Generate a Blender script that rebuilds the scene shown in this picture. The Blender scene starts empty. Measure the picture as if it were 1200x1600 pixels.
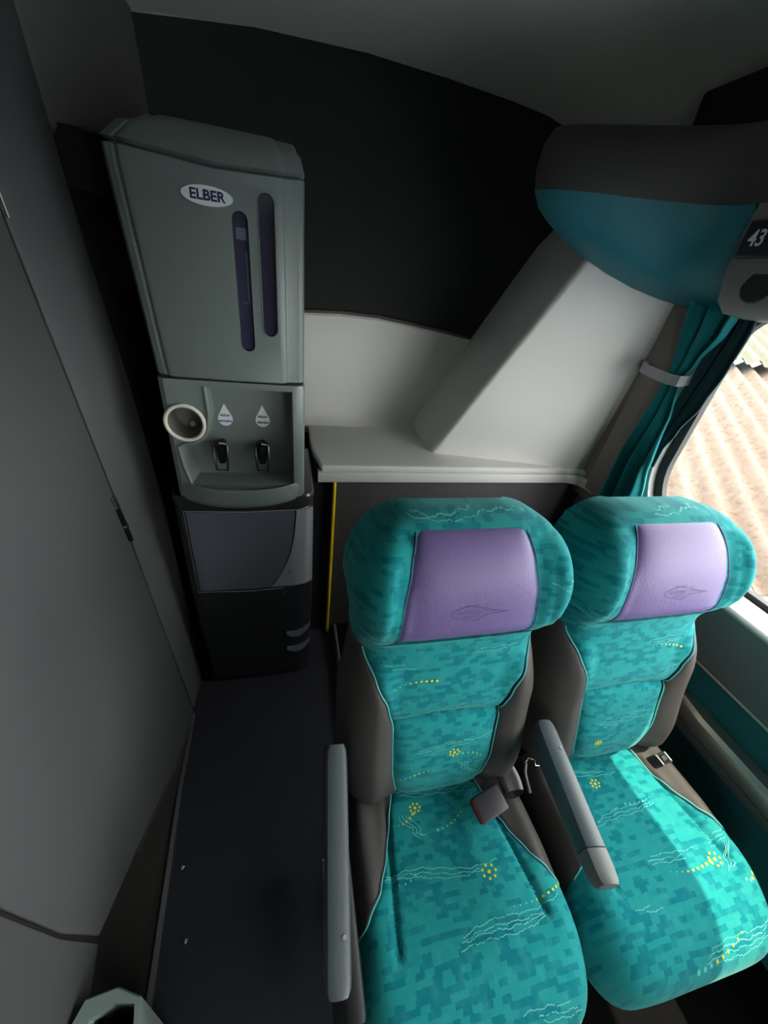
import bpy, bmesh, math, random
from mathutils import Vector, Matrix
random.seed(7)
sc = bpy.context.scene
COL = sc.collection
PI = math.pi

# ------------------------------------------------------------------ camera, world, sun
cam_d = bpy.data.cameras.new('camera')
cam = bpy.data.objects.new('camera', cam_d); COL.objects.link(cam); sc.camera = cam
CAM = Vector((0, 0, 1.42))
yaw, pitch, roll = math.radians(16.28), math.radians(31.82), math.radians(-7.8)
fwd = Vector((math.sin(yaw)*math.cos(pitch), math.cos(yaw)*math.cos(pitch), -math.sin(pitch)))
rgt = Vector((math.cos(yaw), -math.sin(yaw), 0)); dwn = fwd.cross(rgt)
r2 = math.cos(roll)*rgt + math.sin(roll)*dwn; d2 = -math.sin(roll)*rgt + math.cos(roll)*dwn
m = Matrix(((r2.x, -d2.x, -fwd.x, CAM.x), (r2.y, -d2.y, -fwd.y, CAM.y), (r2.z, -d2.z, -fwd.z, CAM.z), (0, 0, 0, 1)))
cam.matrix_world = m
cam_d.sensor_fit = 'VERTICAL'; cam_d.sensor_height = 36.0
cam_d.lens = 36.0*587.0/1600.0
cam_d.clip_start = 0.01; cam_d.clip_end = 200

world = bpy.data.worlds.new('sky'); sc.world = world; world.use_nodes = True
wn = world.node_tree.nodes; bg = wn['Background']
bg.inputs['Color'].default_value = (1.0, 0.985, 0.97, 1); bg.inputs['Strength'].default_value = 10.5
sun_d = bpy.data.lights.new('sun', 'SUN'); sun = bpy.data.objects.new('sun', sun_d); COL.objects.link(sun)
sun_d.energy = 8.5; sun_d.angle = math.radians(0.6); sun_d.color = (1.0, 0.86, 0.66)
sun.rotation_euler = Vector((-0.365, 0.16, -0.95)).to_track_quat('-Z', 'Y').to_euler()
vs = sc.view_settings
vs.view_transform = 'Standard'; vs.look = 'None'; vs.gamma = 1; vs.use_curve_mapping = False
vs.exposure = 0.30
sc.cycles.max_bounces = 14; sc.cycles.diffuse_bounces = 8; sc.cycles.glossy_bounces = 4
sc.cycles.transparent_max_bounces = 12; sc.cycles.sample_clamp_indirect = 6
sc.cycles.caustics_reflective = False; sc.cycles.caustics_refractive = False
def portal(x0, y0, z0, sy, sz, face):
    d = bpy.data.lights.new('window_portal', 'AREA'); d.shape = 'RECTANGLE'; d.size = sy; d.size_y = sz
    d.cycles.is_portal = True
    o = bpy.data.objects.new('window_portal', d); COL.objects.link(o); o.location = (x0, y0, z0)
    o.rotation_euler = Vector(face).to_track_quat('-Z', 'Z').to_euler(); return o
portal(1.25, 0.22, 1.12, 1.36, 0.72, (-1, 0, 0))
portal(1.25, -1.72, 1.12, 1.90, 0.72, (-1, 0, 0))
portal(-1.35, -2.25, 1.12, 2.0, 0.72, (1, 0, 0))

# ------------------------------------------------------------------ materials
def srgb(r, g, b):
    def c(v):
        v /= 255.0
        return v/12.92 if v <= 0.04045 else ((v+0.055)/1.055)**2.4
    return (c(r), c(g), c(b), 1)
MATS = {}
def mat(name, col, rough=0.6, metal=0.0, noise=0.0, nscale=40, bump=0.0, bscale=300, coat=0.0, spec=0.5, sheen=0.0):
    if name in MATS: return MATS[name]
    M = bpy.data.materials.new(name); M.use_nodes = True; nt = M.node_tree; N = nt.nodes; L = nt.links
    b = N['Principled BSDF']; b.inputs['Base Color'].default_value = col
    b.inputs['Roughness'].default_value = rough; b.inputs['Metallic'].default_value = metal
    b.inputs['Coat Weight'].default_value = coat; b.inputs['Specular IOR Level'].default_value = spec
    b.inputs['Sheen Weight'].default_value = sheen; b.inputs['Sheen Roughness'].default_value = 0.4
    tc = N.new('ShaderNodeTexCoord')
    if noise:
        nz = N.new('ShaderNodeTexNoise'); nz.inputs['Scale'].default_value = nscale; nz.inputs['Detail'].default_value = 5
        L.new(tc.outputs['Object'], nz.inputs['Vector'])
        mx = N.new('ShaderNodeMix'); mx.data_type = 'RGBA'
        mx.inputs[6].default_value = tuple(c*(1-noise) for c in col[:3])+(1,)
        mx.inputs[7].default_value = tuple(min(1, c*(1+noise)) for c in col[:3])+(1,)
        L.new(nz.outputs['Fac'], mx.inputs[0]); L.new(mx.outputs[2], b.inputs['Base Color'])
    if bump:
        n2 = N.new('ShaderNodeTexNoise'); n2.inputs['Scale'].default_value = bscale; n2.inputs['Detail'].default_value = 3
        L.new(tc.outputs['Object'], n2.inputs['Vector'])
        bp = N.new('ShaderNodeBump'); bp.inputs['Strength'].default_value = bump; bp.inputs['Distance'].default_value = 0.002
        L.new(n2.outputs['Fac'], bp.inputs['Height']); L.new(bp.outputs['Normal'], b.inputs['Normal'])
    MATS[name] = M; return M

def fabric_mat():
    M = bpy.data.materials.new('teal_velour'); M.use_nodes = True; nt = M.node_tree; N = nt.nodes; L = nt.links
    b = N['Principled BSDF']; b.inputs['Roughness'].default_value = 0.85
    b.inputs['Sheen Weight'].default_value = 0.25; b.inputs['Sheen Roughness'].default_value = 0.45
    b.inputs['Sheen Tint'].default_value = (0.5, 1.0, 1.0, 1)
    b.inputs['Specular IOR Level'].default_value = 0.15
    uv = N.new('ShaderNodeUVMap'); uv.uv_map = 'UVMap'
    # slight wobble so the woven dashes are not ruled lines
    nz = N.new('ShaderNodeTexNoise'); nz.inputs['Scale'].default_value = 9; L.new(uv.outputs['UV'], nz.inputs['Vector'])
    vm = N.new('ShaderNodeVectorMath'); vm.operation = 'MULTIPLY_ADD'
    L.new(nz.outputs['Color'], vm.inputs[0]); vm.inputs[1].default_value = (0.010, 0.010, 0); L.new(uv.outputs['UV'], vm.inputs[2])
    nf = N.new('ShaderNodeTexNoise'); nf.inputs['Scale'].default_value = 170; L.new(uv.outputs['UV'], nf.inputs['Vector'])
    vm2 = N.new('ShaderNodeVectorMath'); vm2.operation = 'MULTIPLY_ADD'
    L.new(nf.outputs['Color'], vm2.inputs[0]); vm2.inputs[1].default_value = (0.006, 0.0035, 0); L.new(vm.outputs[0], vm2.inputs[2])
    br = N.new('ShaderNodeTexBrick'); br.offset = 0.37; br.offset_frequency = 2; br.squash = 1.35; br.squash_frequency = 3
    br.inputs['Scale'].default_value = 10.0; br.inputs['Brick Width'].default_value = 0.185; br.inputs['Row Height'].default_value = 0.088
    br.inputs['Mortar Size'].default_value = 0.0; br.inputs['Mortar Smooth'].default_value = 0.1; br.inputs['Bias'].default_value = 0.0
    dark = (0.0, 0.165, 0.200, 1); light = (0.010, 0.255, 0.262, 1)
    br.inputs['Color1'].default_value = (0, 0, 0, 1); br.inputs['Color2'].default_value = (1, 1, 1, 1); br.inputs['Mortar'].default_value = (1, 1, 1, 1)
    L.new(vm2.outputs[0], br.inputs['Vector'])
    r0 = N.new('ShaderNodeValToRGB'); r0.color_ramp.elements[0].position = 0.33; r0.color_ramp.elements[1].position = 0.47
    r0.color_ramp.elements[0].color = dark; r0.color_ramp.elements[1].color = light
    L.new(br.outputs['Color'], r0.inputs[0])
    # blotchy lighter patches of the weave
    n2 = N.new('ShaderNodeTexNoise'); n2.inputs['Scale'].default_value = 38; n2.inputs['Detail'].default_value = 4
    L.new(uv.outputs['UV'], n2.inputs['Vector'])
    cr = N.new('ShaderNodeValToRGB'); cr.color_ramp.elements[0].position = 0.44; cr.color_ramp.elements[1].position = 0.68
    cr.color_ramp.elements[0].color = (0, 0, 0, 1); cr.color_ramp.elements[1].color = (1, 1, 1, 1)
    L.new(n2.outputs['Fac'], cr.inputs[0])
    mx = N.new('ShaderNodeMix'); mx.data_type = 'RGBA'; L.new(r0.outputs[0], mx.inputs[6])
    mx.inputs[7].default_value = (0.035, 0.32, 0.315, 1)
    ml = N.new('ShaderNodeMath'); ml.operation = 'MULTIPLY'; ml.inputs[1].default_value = 0.38
    L.new(cr.outputs[0], ml.inputs[0]); L.new(ml.outputs[0], mx.inputs[0])
    L.new(mx.outputs[2], b.inputs['Base Color'])
    n3 = N.new('ShaderNodeTexNoise'); n3.inputs['Scale'].default_value = 900; L.new(uv.outputs['UV'], n3.inputs['Vector'])
    n4 = N.new('ShaderNodeTexNoise'); n4.inputs['Scale'].default_value = 25; L.new(uv.outputs['UV'], n4.inputs['Vector'])
    ad = N.new('ShaderNodeMath'); ad.operation = 'MULTIPLY_ADD'; ad.inputs[1].default_value = 3.0
    L.new(n4.outputs['Fac'], ad.inputs[0]); L.new(n3.outputs['Fac'], ad.inputs[2])
    bp = N.new('ShaderNodeBump'); bp.inputs['Strength'].default_value = 0.25; bp.inputs['Distance'].default_value = 0.002
    L.new(ad.outputs[0], bp.inputs['Height']); L.new(bp.outputs['Normal'], b.inputs['Normal'])
    MATS['fabric'] = M; return M

FAB = fabric_mat()
THREAD = mat('pale_thread', (0.11, 0.50, 0.49, 1), 0.8)
YTHREAD = mat('yellow_thread', (0.62, 0.60, 0.05, 1), 0.8)
PIPE = mat('seam_piping', (0.10, 0.50, 0.50, 1), 0.7)
DKFAB = mat('dark_bolster_vinyl', srgb(66, 61, 60), 0.62, noise=0.08, nscale=20, bump=0.25, bscale=900)
PURP = mat('purple_leather', srgb(112, 94, 146), 0.5, noise=0.10, nscale=14, bump=0.35, bscale=350)
PURPD = mat('purple_emboss', srgb(84, 66, 122), 0.6)
SHELL = mat('seat_shell_black', srgb(26, 26, 28), 0.5)
ARM = mat('armrest_grey_plastic', srgb(78, 85, 89), 0.38, bump=0.1, bscale=700)
ARMCAP = mat('armrest_cap_plastic', srgb(102, 106, 104), 0.45)
METAL = mat('bright_steel', (0.7, 0.7, 0.7, 1), 0.22, metal=1.0)
BLK = mat('black_plastic', srgb(14, 14, 16), 0.28)
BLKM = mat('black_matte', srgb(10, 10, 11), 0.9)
RED = mat('red_plastic', srgb(110, 20, 25), 0.4)
DISP = mat('dispenser_grey_plastic', srgb(112, 122, 119), 0.35, noise=0.02, bump=0.08, bscale=900)
DISPL = mat('dispenser_side_plastic', srgb(112, 120, 117), 0.4)
BASEB = mat('base_black_gloss', srgb(38, 39, 42), 0.3, coat=0.3)
BASED = mat('base_door_dark', srgb(92, 94, 104), 0.3, coat=0.3)
BASES = mat('base_silver_corner', srgb(136, 138, 144), 0.42)
CREAM = mat('cream_plastic', srgb(215, 212, 200), 0.4)
STICK = mat('white_sticker', srgb(222, 226, 228), 0.5)
INK = mat('blue_ink', srgb(28, 34, 80), 0.6)
INK2 = mat('light_blue_ink', srgb(66, 76, 160), 0.6)
LENS = mat('dark_blue_lens', srgb(46, 46, 68), 0.15, coat=0.6)
LENS2 = mat('water_blue_lens', srgb(54, 56, 84), 0.12, coat=0.5)
WHITE = mat('white_trim_panel', srgb(226, 223, 220), 0.55, noise=0.03, nscale=5, bump=0.05, bscale=500)
TAUPE = mat('taupe_pillar_trim', srgb(128, 120, 116), 0.7)
LWALL = mat('grey_laminate', srgb(88, 89, 90), 0.38, noise=0.04, nscale=4)
LWALL2 = mat('brown_grey_laminate', srgb(46, 43, 41), 0.5)
DKPAN = mat('charcoal_carpet', srgb(40, 42, 43), 0.9, noise=0.12, nscale=180, bump=0.4, bscale=900)
BRPAN = mat('charcoal_vinyl_panel', srgb(66, 64, 64), 0.7, noise=0.08, nscale=60, bump=0.4, bscale=400)
FLOOR = mat('blue_grey_vinyl_floor', srgb(38, 38, 48), 0.6, noise=0.25, nscale=9, bump=0.15, bscale=600)
CEIL = mat('ceiling_grey_panel', srgb(214, 216, 210), 0.75, noise=0.03, nscale=6)
COLM = mat('frame_grey_trim', srgb(105, 102, 99), 0.7)
TEALP = mat('teal_plastic', (0.012, 0.155, 0.20, 1), 0.5, noise=0.06, nscale=12)
TEALW = mat('teal_side_cloth', (0.0, 0.085, 0.095, 1), 0.85, bump=0.3, bscale=700)
LIP = mat('rack_lip_charcoal', srgb(62, 60, 58), 0.7)
PSU = mat('console_grey', srgb(118, 116, 116), 0.5)
SILL = mat('sill_pale_grey', srgb(165, 164, 162), 0.45)
SILLD = mat('sill_grey', srgb(84, 94, 94), 0.5)
RUB = mat('black_rubber', srgb(24, 20, 20), 0.6)
ALU = mat('brushed_trim', (0.42, 0.42, 0.42, 1), 0.35, metal=0.9)
GOLD = mat('rail_metal', (0.52, 0.48, 0.42, 1), 0.35, metal=0.8)
YEL = mat('yellow_edging', srgb(240, 200, 10), 0.45)
CURT = mat('teal_curtain_cloth', (0.008, 0.33, 0.36, 1), 0.75, noise=0.15, nscale=30, bump=0.15, bscale=900, sheen=0.3)
def translucent(M, col, f):
    nt = M.node_tree; N = nt.nodes; b = N['Principled BSDF']; t = N.new('ShaderNodeBsdfTranslucent'); t.inputs[0].default_value = col
    mx = N.new('ShaderNodeMixShader'); mx.inputs[0].default_value = f
    nt.links.new(b.outputs[0], mx.inputs[1]); nt.links.new(t.outputs[0], mx.inputs[2]); nt.links.new(mx.outputs[0], N['Material Output'].inputs[0])
translucent(CURT, (0.0, 0.10, 0.12, 1), 0.3)
CURTD = mat('curtain_lining', (0.006, 0.045, 0.055, 1), 0.85)
STRAP = mat('pale_strap', srgb(168, 168, 172), 0.5)
RUST = mat('dirt', srgb(90, 30, 25), 0.8)
GLASS = bpy.data.materials.new('window_glass'); GLASS.use_nodes = True
_n = GLASS.node_tree.nodes; _l = GLASS.node_tree.links; _n.remove(_n['Principled BSDF'])
_t = _n.new('ShaderNodeBsdfTransparent'); _t.inputs[0].default_value = (0.93, 0.96, 0.95, 1)
_g = _n.new('ShaderNodeBsdfGlossy'); _g.inputs['Roughness'].default_value = 0.02
_m = _n.new('ShaderNodeMixShader'); _m.inputs[0].default_value = 0.05
_l.new(_t.outputs[0], _m.inputs[1]); _l.new(_g.outputs[0], _m.inputs[2]); _l.new(_m.outputs[0], _n['Material Output'].inputs[0])
def roof_mat(name, c1, c2, c3):
    M = bpy.data.materials.new(name); M.use_nodes = True; N = M.node_tree.nodes; L = M.node_tree.links
    b = N['Principled BSDF']; b.inputs['Roughness'].default_value = 0.9
    tc = N.new('ShaderNodeTexCoord'); n1 = N.new('ShaderNodeTexNoise'); n1.inputs['Scale'].default_value = 22; n1.inputs['Detail'].default_value = 8
    n1.inputs['Roughness'].default_value = 0.75
    L.new(tc.outputs['Object'], n1.inputs['Vector'])
    cr = N.new('ShaderNodeValToRGB'); e = cr.color_ramp.elements
    e[0].position = 0.34; e[0].color = c1; e[1].position = 0.62; e[1].color = c3
    k = cr.color_ramp.elements.new(0.47); k.color = c2
    L.new(n1.outputs['Fac'], cr.inputs[0]); L.new(cr.outputs[0], b.inputs['Base Color'])
    return M
ROOF = roof_mat('weathered_clay_sheet', (0.055, 0.028, 0.020, 1), (0.090, 0.062, 0.046, 1), (0.100, 0.076, 0.060, 1))
ROOF2 = roof_mat('pale_yellow_sheet', (0.055, 0.05, 0.030, 1), (0.066, 0.062, 0.042, 1), (0.075, 0.071, 0.052, 1))

# ------------------------------------------------------------------ helpers
def new(name, bm, mats, parent=None, smooth=True, kind=None, label=None):
    me = bpy.data.meshes.new(name); bm.normal_update(); bm.to_mesh(me); bm.free()
    if not isinstance(mats, (list, tuple)): mats = [mats]
    for k in mats: me.materials.append(k)
    if smooth:
        for p in me.polygons: p.use_smooth = True
        try: me.set_sharp_from_angle(angle=math.radians(38))
        except Exception: pass
    o = bpy.data.objects.new(name, me); COL.objects.link(o)
    if parent: o.parent = parent
    if kind: o['kind'] = kind
    if label: o['label'] = label
    return o
def thing(name, label, cat, loc=(0, 0, 0), group=None):
    o = bpy.data.objects.new(name, None); COL.objects.link(o); o.location = loc; o.empty_display_size = 0.05
    o['label'] = label; o['category'] = cat
    if group: o['group'] = group
    return o
def tag(o, label, cat, group=None):
    o['label'] = label; o['category'] = cat
    if group: o['group'] = group
    return o
def rebase(o):
    """mesh written in world coordinates under a thing placed at a location"""
    o.data.transform(Matrix.Translation(-o.parent.location)); return o
def box(bm, x0, x1, y0, y1, z0, z1, bev=0.0, seg=2, mi=0):
    r = bmesh.ops.create_cube(bm, size=1.0)
    for v in r['verts']:
        v.co = Vector(((x0+x1)/2+v.co.x*(x1-x0), (y0+y1)/2+v.co.y*(y1-y0), (z0+z1)/2+v.co.z*(z1-z0)))
    fs = set(f for v in r['verts'] for f in v.link_faces)
    for f in fs: f.material_index = mi
    if bev:
        es = list(set(e for v in r['verts'] for e in v.link_edges))
        rr = bmesh.ops.bevel(bm, geom=es, offset=bev, segments=seg, profile=0.5, affect='EDGES')
        for f in rr['faces']: f.material_index = mi
def boxo(name, x0, x1, y0, y1, z0, z1, m_, parent=None, bev=0.0, seg=2, **k):
    bm = bmesh.new(); box(bm, x0, x1, y0, y1, z0, z1, bev, seg); return new(name, bm, m_, parent, **k)
def tube(bm, pts, r, n=10, mi=0, cap=True, flat=1.0):
    pts = [Vector(p) for p in pts]; rings = []
    up = Vector((0, 0, 1))
    t0 = (pts[1]-pts[0]).normalized()
    if abs(t0.dot(up)) > 0.9: up = Vector((0, 1, 0))
    a = t0.cross(up).normalized(); b = t0.cross(a).normalized()
    for i, p in enumerate(pts):
        if i == 0: t = pts[1]-pts[0]
        elif i == len(pts)-1: t = pts[-1]-pts[-2]
        else: t = pts[i+1]-pts[i-1]
        t.normalize(); a = (a - t*a.dot(t)).normalized(); b = t.cross(a)
        rr = r[i] if isinstance(r, (list, tuple)) else r
        rings.append([bm.verts.new(p + a*rr*math.cos(2*PI*k/n) + b*rr*flat*math.sin(2*PI*k/n)) for k in range(n)])
    for i in range(len(rings)-1):
        for k in range(n):
            f = bm.faces.new((rings[i][k], rings[i][(k+1) % n], rings[i+1][(k+1) % n], rings[i+1][k])); f.material_index = mi
    if cap:
        f = bm.faces.new(rings[0][::-1]); f.material_index = mi
        f = bm.faces.new(rings[-1]); f.material_index = mi
def loft(bm, rings, mi=0, closed=True, cap=True):
    vr = [[bm.verts.new(p) for p in r] for r in rings]
    n = len(vr[0])
    for i in range(len(vr)-1):
        for k in range(n if closed else n-1):
            f = bm.faces.new((vr[i][k], vr[i][(k+1) % n], vr[i+1][(k+1) % n], vr[i+1][k])); f.material_index = mi
    if cap and closed:
        bm.faces.new(vr[0][::-1]).material_index = mi; bm.faces.new(vr[-1]).material_index = mi
    return vr
def prism(bm, pts, vec, mi=0, bev=0.0, seg=2):
    vec = Vector(vec); n = len(pts)
    a = [bm.verts.new(Vector(p)) for p in pts]; b = [bm.verts.new(Vector(p)+vec) for p in pts]
    fs = [bm.faces.new(a[::-1]), bm.faces.new(b)]
    for k in range(n): fs.append(bm.faces.new((a[k], a[(k+1) % n], b[(k+1) % n], b[k])))
    for f in fs: f.material_index = mi
    bmesh.ops.recalc_face_normals(bm, faces=fs)
    if bev:
        es = list(set(e for f in fs for e in f.edges))
        rr = bmesh.ops.bevel(bm, geom=es, offset=bev, segments=seg, profile=0.5, affect='EDGES')
        for f in rr['faces']: f.material_index = mi
def prismo(name, pts, vec, m_, parent=None, bev=0.0, seg=2, **k):
    bm = bmesh.new(); prism(bm, pts, vec, 0, bev, seg); return new(name, bm, m_, parent, **k)
def arc(cx, cy, r, a0, a1, n):
    return [(cx+r*math.cos(math.radians(a0+(a1-a0)*i/n)), cy+r*math.sin(math.radians(a0+(a1-a0)*i/n))) for i in range(n+1)]
def sm(a, b, x):
    t = max(0.0, min(1.0, (x-a)/(b-a))); return t*t*(3-2*t)
def interp(tab, x):
    if x <= tab[0][0]: return tab[0][1]
    for (x0, y0), (x1, y1) in zip(tab, tab[1:]):
        if x <= x1:
            t = (x-x0)/(x1-x0); t = t*t*(3-2*t)*0.5 + t*0.5
            return y0+(y1-y0)*t
    return tab[-1][1]
def cut(o, cutters):
    """carve shapes out of a mesh, then drop the carving shapes"""
    tmp = []
    for bmc in cutters:
        me = bpy.data.meshes.new('c'); bmc.normal_update(); bmc.to_mesh(me); bmc.free()
        c = bpy.data.objects.new('c', me); COL.objects.link(c); tmp.append(c)
        mod = o.modifiers.new('b', 'BOOLEAN'); mod.operation = 'DIFFERENCE'; mod.object = c; mod.solver = 'EXACT'
    bpy.context.view_layer.update()
    dg = bpy.context.evaluated_depsgraph_get()
    me2 = bpy.data.meshes.new_from_object(o.evaluated_get(dg))
    o.modifiers.clear(); old = o.data; o.data = me2; me2.name = old.name
    for c in tmp: bpy.data.objects.remove(c)
    for p in me2.polygons: p.use_smooth = True
    try: me2.set_sharp_from_angle(angle=math.radians(32))
    except Exception: pass
    return o
def text_mesh(name, s, size, m_, parent, loc, rot, extrude=0.0003, sx=1.0, bold=0.0):
    cu = bpy.data.curves.new('t', 'FONT'); cu.body = s; cu.size = size; cu.extrude = extrude; cu.offset = bold
    cu.align_x = 'CENTER'; cu.align_y = 'CENTER'
    t = bpy.data.objects.new('t', cu); COL.objects.link(t)
    bpy.context.view_layer.update()
    me = bpy.data.meshes.new_from_object(t.evaluated_get(bpy.context.evaluated_depsgraph_get()))
    bpy.data.objects.remove(t); me.materials.clear(); me.materials.append(m_)
    M = Matrix.Translation(Vector(loc)) @ rot.to_matrix().to_4x4() @ Matrix.Diagonal((sx, 1, 1, 1))
    me.transform(M); me.name = name
    o = bpy.data.objects.new(name, me); COL.objects.link(o)
    if parent: o.parent = parent; rebase(o)
    return o
from mathutils import Euler
FACE_FRONT = Euler((PI/2, 0, 0))     # text that faces -y

# ================================================================== THE SETTING
def S(o): o['kind'] = 'structure'; return o
FY = -3.4      # how far the coach is built towards its front
boxo('floor', -1.3, 1.3, FY, 1.9, -0.05, 0.0, FLOOR, kind='structure')
# ceiling, dropping a little towards the window side
bm = bmesh.new()
xs = [-1.3, -0.46, -0.40, -0.08, 0.25, 0.51, 0.75, 0.90, 1.03, 1.16, 1.3]; zs = [1.955, 1.945, 1.948, 1.981, 1.992, 1.986, 1.975, 1.963, 1.935, 1.91, 1.90]
prof = [(x, z) for x, z in zip(xs, zs)]
ring = [Vector((x, 1.9, z)) for x, z in prof] + [Vector((x, 1.9, 2.06)) for x, z in prof[::-1]]
prism(bm, ring, (0, FY-1.9, 0)); new('ceiling', bm, CEIL, kind='structure')

# left wall: the washroom cabin wall, leaning out a little towards the top
def lw(y, z): return Vector((-0.36-0.05*z, y, z))
T = Vector((-0.06, 0, 0))
prismo('wall_left', [lw(1.02, 0), lw(1.13, 0.73), lw(1.135, 1.10), lw(1.115, 1.40), lw(1.12, 1.99), lw(-1.0, 1.99), lw(-1.0, 0)], T, LWALL2, bev=0.004, kind='structure')
def lplate(name, pts, m_, th=0.006, **k):
    return prismo(name, [lw(y, z) for y, z in pts], (th, 0, 0), m_, bev=0.0025, **k)
lplate('trim_1', [(1.018, 0.005), (1.125, 0.73), (1.13, 1.10), (1.11, 1.40), (1.115, 1.985), (0.850, 1.985), (0.852, 1.43), (0.870, 0.89), (0.870, 0.02)], LWALL, kind='structure')
# cabin door skin, bounded by its gap, its slanting foot and its near edge
door = lplate('door_1', [(0.843, 1.985), (0.843, 1.43), (0.861, 0.89), (0.860, 0.03), (0.647, 0.088), (0.411, 0.222), (0.262, 0.300), (0.240, 0.45), (0.232, 0.64), (0.225, 1.1), (0.22, 1.985)], LWALL, kind='structure')
lplate('trim_2', [(0.214, 1.985), (0.219, 1.1), (0.226, 0.64), (0.234, 0.45), (0.253, 0.292), (0.16, 0.25), (-0.2, 0.12), (-0.98, 0.05), (-0.98, 1.985)], LWALL, kind='structure')
# cabin end and the far left side of the coach with an unseen window, added for soft front light
boxo('wall_cabin_end', -1.3, -0.44, -1.06, -1.0, 0, 1.99, LWALL2, kind='structure')
bm = bmesh.new(); box(bm, -1.33, -1.30, FY, -1.06, 0.0, 2.0); wf = new('wall_left_side', bm, SILL, kind='structure')
bmc = bmesh.new(); box(bmc, -1.5, -1.1, -3.25, -1.25, 0.775, 1.47); cut(wf, [bmc])
wo = boxo('window_3', -1.325, -1.315, -3.26, -1.24, 0.765, 1.48, RUB, kind='structure')
bmc = bmesh.new(); box(bmc, -1.5, -1.1, -3.23, -1.27, 0.795, 1.45); cut(wo, [bmc])
boxo('pane', -1.322, -1.318, -3.23, -1.27, 0.795, 1.45, GLASS, wo)
# edge bead of the door gap + hinge
bm = bmesh.new(); tube(bm, [lw(0.853, 1.98)+Vector((.007, 0, 0)), lw(0.853, 1.43)+Vector((.007, 0, 0))], 0.002, 6)
tube(bm, [lw(0.411, 0.216)+Vector((.007, 0, 0)), lw(0.647, 0.082)+Vector((.007, 0, 0)), lw(0.858, 0.024)+Vector((.007, 0, 0))], 0.0015, 6)
new('trim_3', bm, ALU, kind='structure')
bm = bmesh.new()
tube(bm, [lw(0.846, 0.925)+Vector((.010, 0, 0)), lw(0.849, 0.895)+Vector((.010, 0, 0))], 0.0065, 12)
tube(bm, [lw(0.850, 0.893)+Vector((.010, 0, 0)), lw(0.857, 0.795)+Vector((.010, 0, 0))], 0.0055, 12, mi=1)
tube(bm, [lw(0.853, 0.845)+Vector((.011, 0, 0)), lw(0.8535, 0.838)+Vector((.011, 0, 0))], 0.0068, 12)
hg = new('hinge', bm, [METAL, BLK], door)
# aluminium floor edging along the wall foot
bm = bmesh.new()
prism(bm, [(-0.360, 0.86, 0.001), (-0.352, 0.86, 0.001), (-0.346, 0.62, 0.001), (-0.318, 0.20, 0.001), (-0.30, -0.2, 0.001), (-0.312, -0.2, 0.001), (-0.330, 0.20, 0.001), (-0.356, 0.62, 0.001)], (0, 0, 0.009))
new('baseboard_left', bm, ALU, kind='structure')
prismo('trim_4', [(-0.357, 1.0, 0), (-0.352, 0.86, 0), (-0.354, 0.62, 0), (-0.328, 0.20, 0), (-0.312, -0.2, 0), (-0.36, -0.2, 0), (-0.362, 1.0, 0)], (0, 0, 0.0045), LWALL2, kind='structure')
# dark recess behind the dispenser and the lighter column above it
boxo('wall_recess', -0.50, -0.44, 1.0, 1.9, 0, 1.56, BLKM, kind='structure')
boxo('wall_recess_shade_plate', -0.52, -0.395, 1.14, 1.72, 1.50, 1.60, BLKM, kind='structure')  # added black plate, stands for shade under the column's lit underside
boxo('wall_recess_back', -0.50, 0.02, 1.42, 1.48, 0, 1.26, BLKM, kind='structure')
prismo('trim_5', [(-0.445, 1.10, 1.56), (-0.435, 1.125, 1.60), (-0.405, 1.30, 1.62), (-0.388, 1.70, 1.62), (-0.52, 1.70, 1.62), (-0.52, 1.10, 1.56)], (-0.012, 0, 0.42), COLM, bev=0.01, kind='structure')
# rear wall: charcoal carpeted upper part, white moulded lower part and shelf
boxo('wall_back', -1.3, 1.3, 1.71, 1.90, 0, 2.0, DKPAN, kind='structure')
bm = bmesh.new()   # white upstand with its dipping top line
top = [(0.02, 1.262), (0.20, 1.274), (0.356, 1.273), (0.50, 1.260), (0.645, 1.244), (0.80, 1.226)]
rg = []
for x, z in top:
    rg.append([Vector((x, 1.725, z)), Vector((x, 1.692, z)), Vector((x, 1.684, z-0.008)), Vector((x, 1.655, 1.0)), Vector((x, 1.640, 0.885)), Vector((x, 1.618, 0.862)), Vector((x, 1.57, 0.852)), Vector((x, 1.57, 0.82)), Vector((x, 1.725, 0.82))])
loft(bm, rg); bmesh.ops.recalc_face_normals(bm, faces=bm.faces[:])
new('trim_6', bm, WHITE, kind='structure')
bm = bmesh.new(); tube(bm, [(x, 1.692, z+0.006) for x, z in top[:-1]]+[(0.775, 1.692, 1.234)], 0.006, 8); new('trim_7', bm, mat('grey_gasket', srgb(95, 88, 84), 0.6), kind='structure')
# the shelf
bm = bmesh.new()
sh = [(0.072, 1.60), (0.072, 1.392), (0.078, 1.30), (0.094, 1.23), (0.10, 1.176), (1.135, 1.176), (1.165, 1.15), (1.165, 1.60)]
prism(bm, [(x, y, 0.826) for x, y in sh], (0, 0, 0.026), bev=0.008, seg=3)
new('trim_8', bm, WHITE, kind='structure')
bm = bmesh.new()   # lip under the shelf, turning forward along the window wall
pth = [(0.090, 1.20), (0.090, 1.172), (1.10, 1.172), (1.135, 1.155), (1.150, 1.12), (1.156, 1.055)]
o_ = [(x, y, 0.79) for x, y in pth] + [(x+0.006 if x < .2 else x+0.02, y+0.02, 0.79) for x, y in pth[::-1]]
prism(bm, o_, (0, 0, 0.037), bev=0.002); new('trim_9', bm, WHITE, kind='structure')
boxo('seat_platform', 0.185, 1.16, -0.6, 1.186, 0.0, 0.045, mat('platform_black', srgb(12, 12, 13), 1.0, spec=0.1), bev=0.006, kind='structure')
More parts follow.
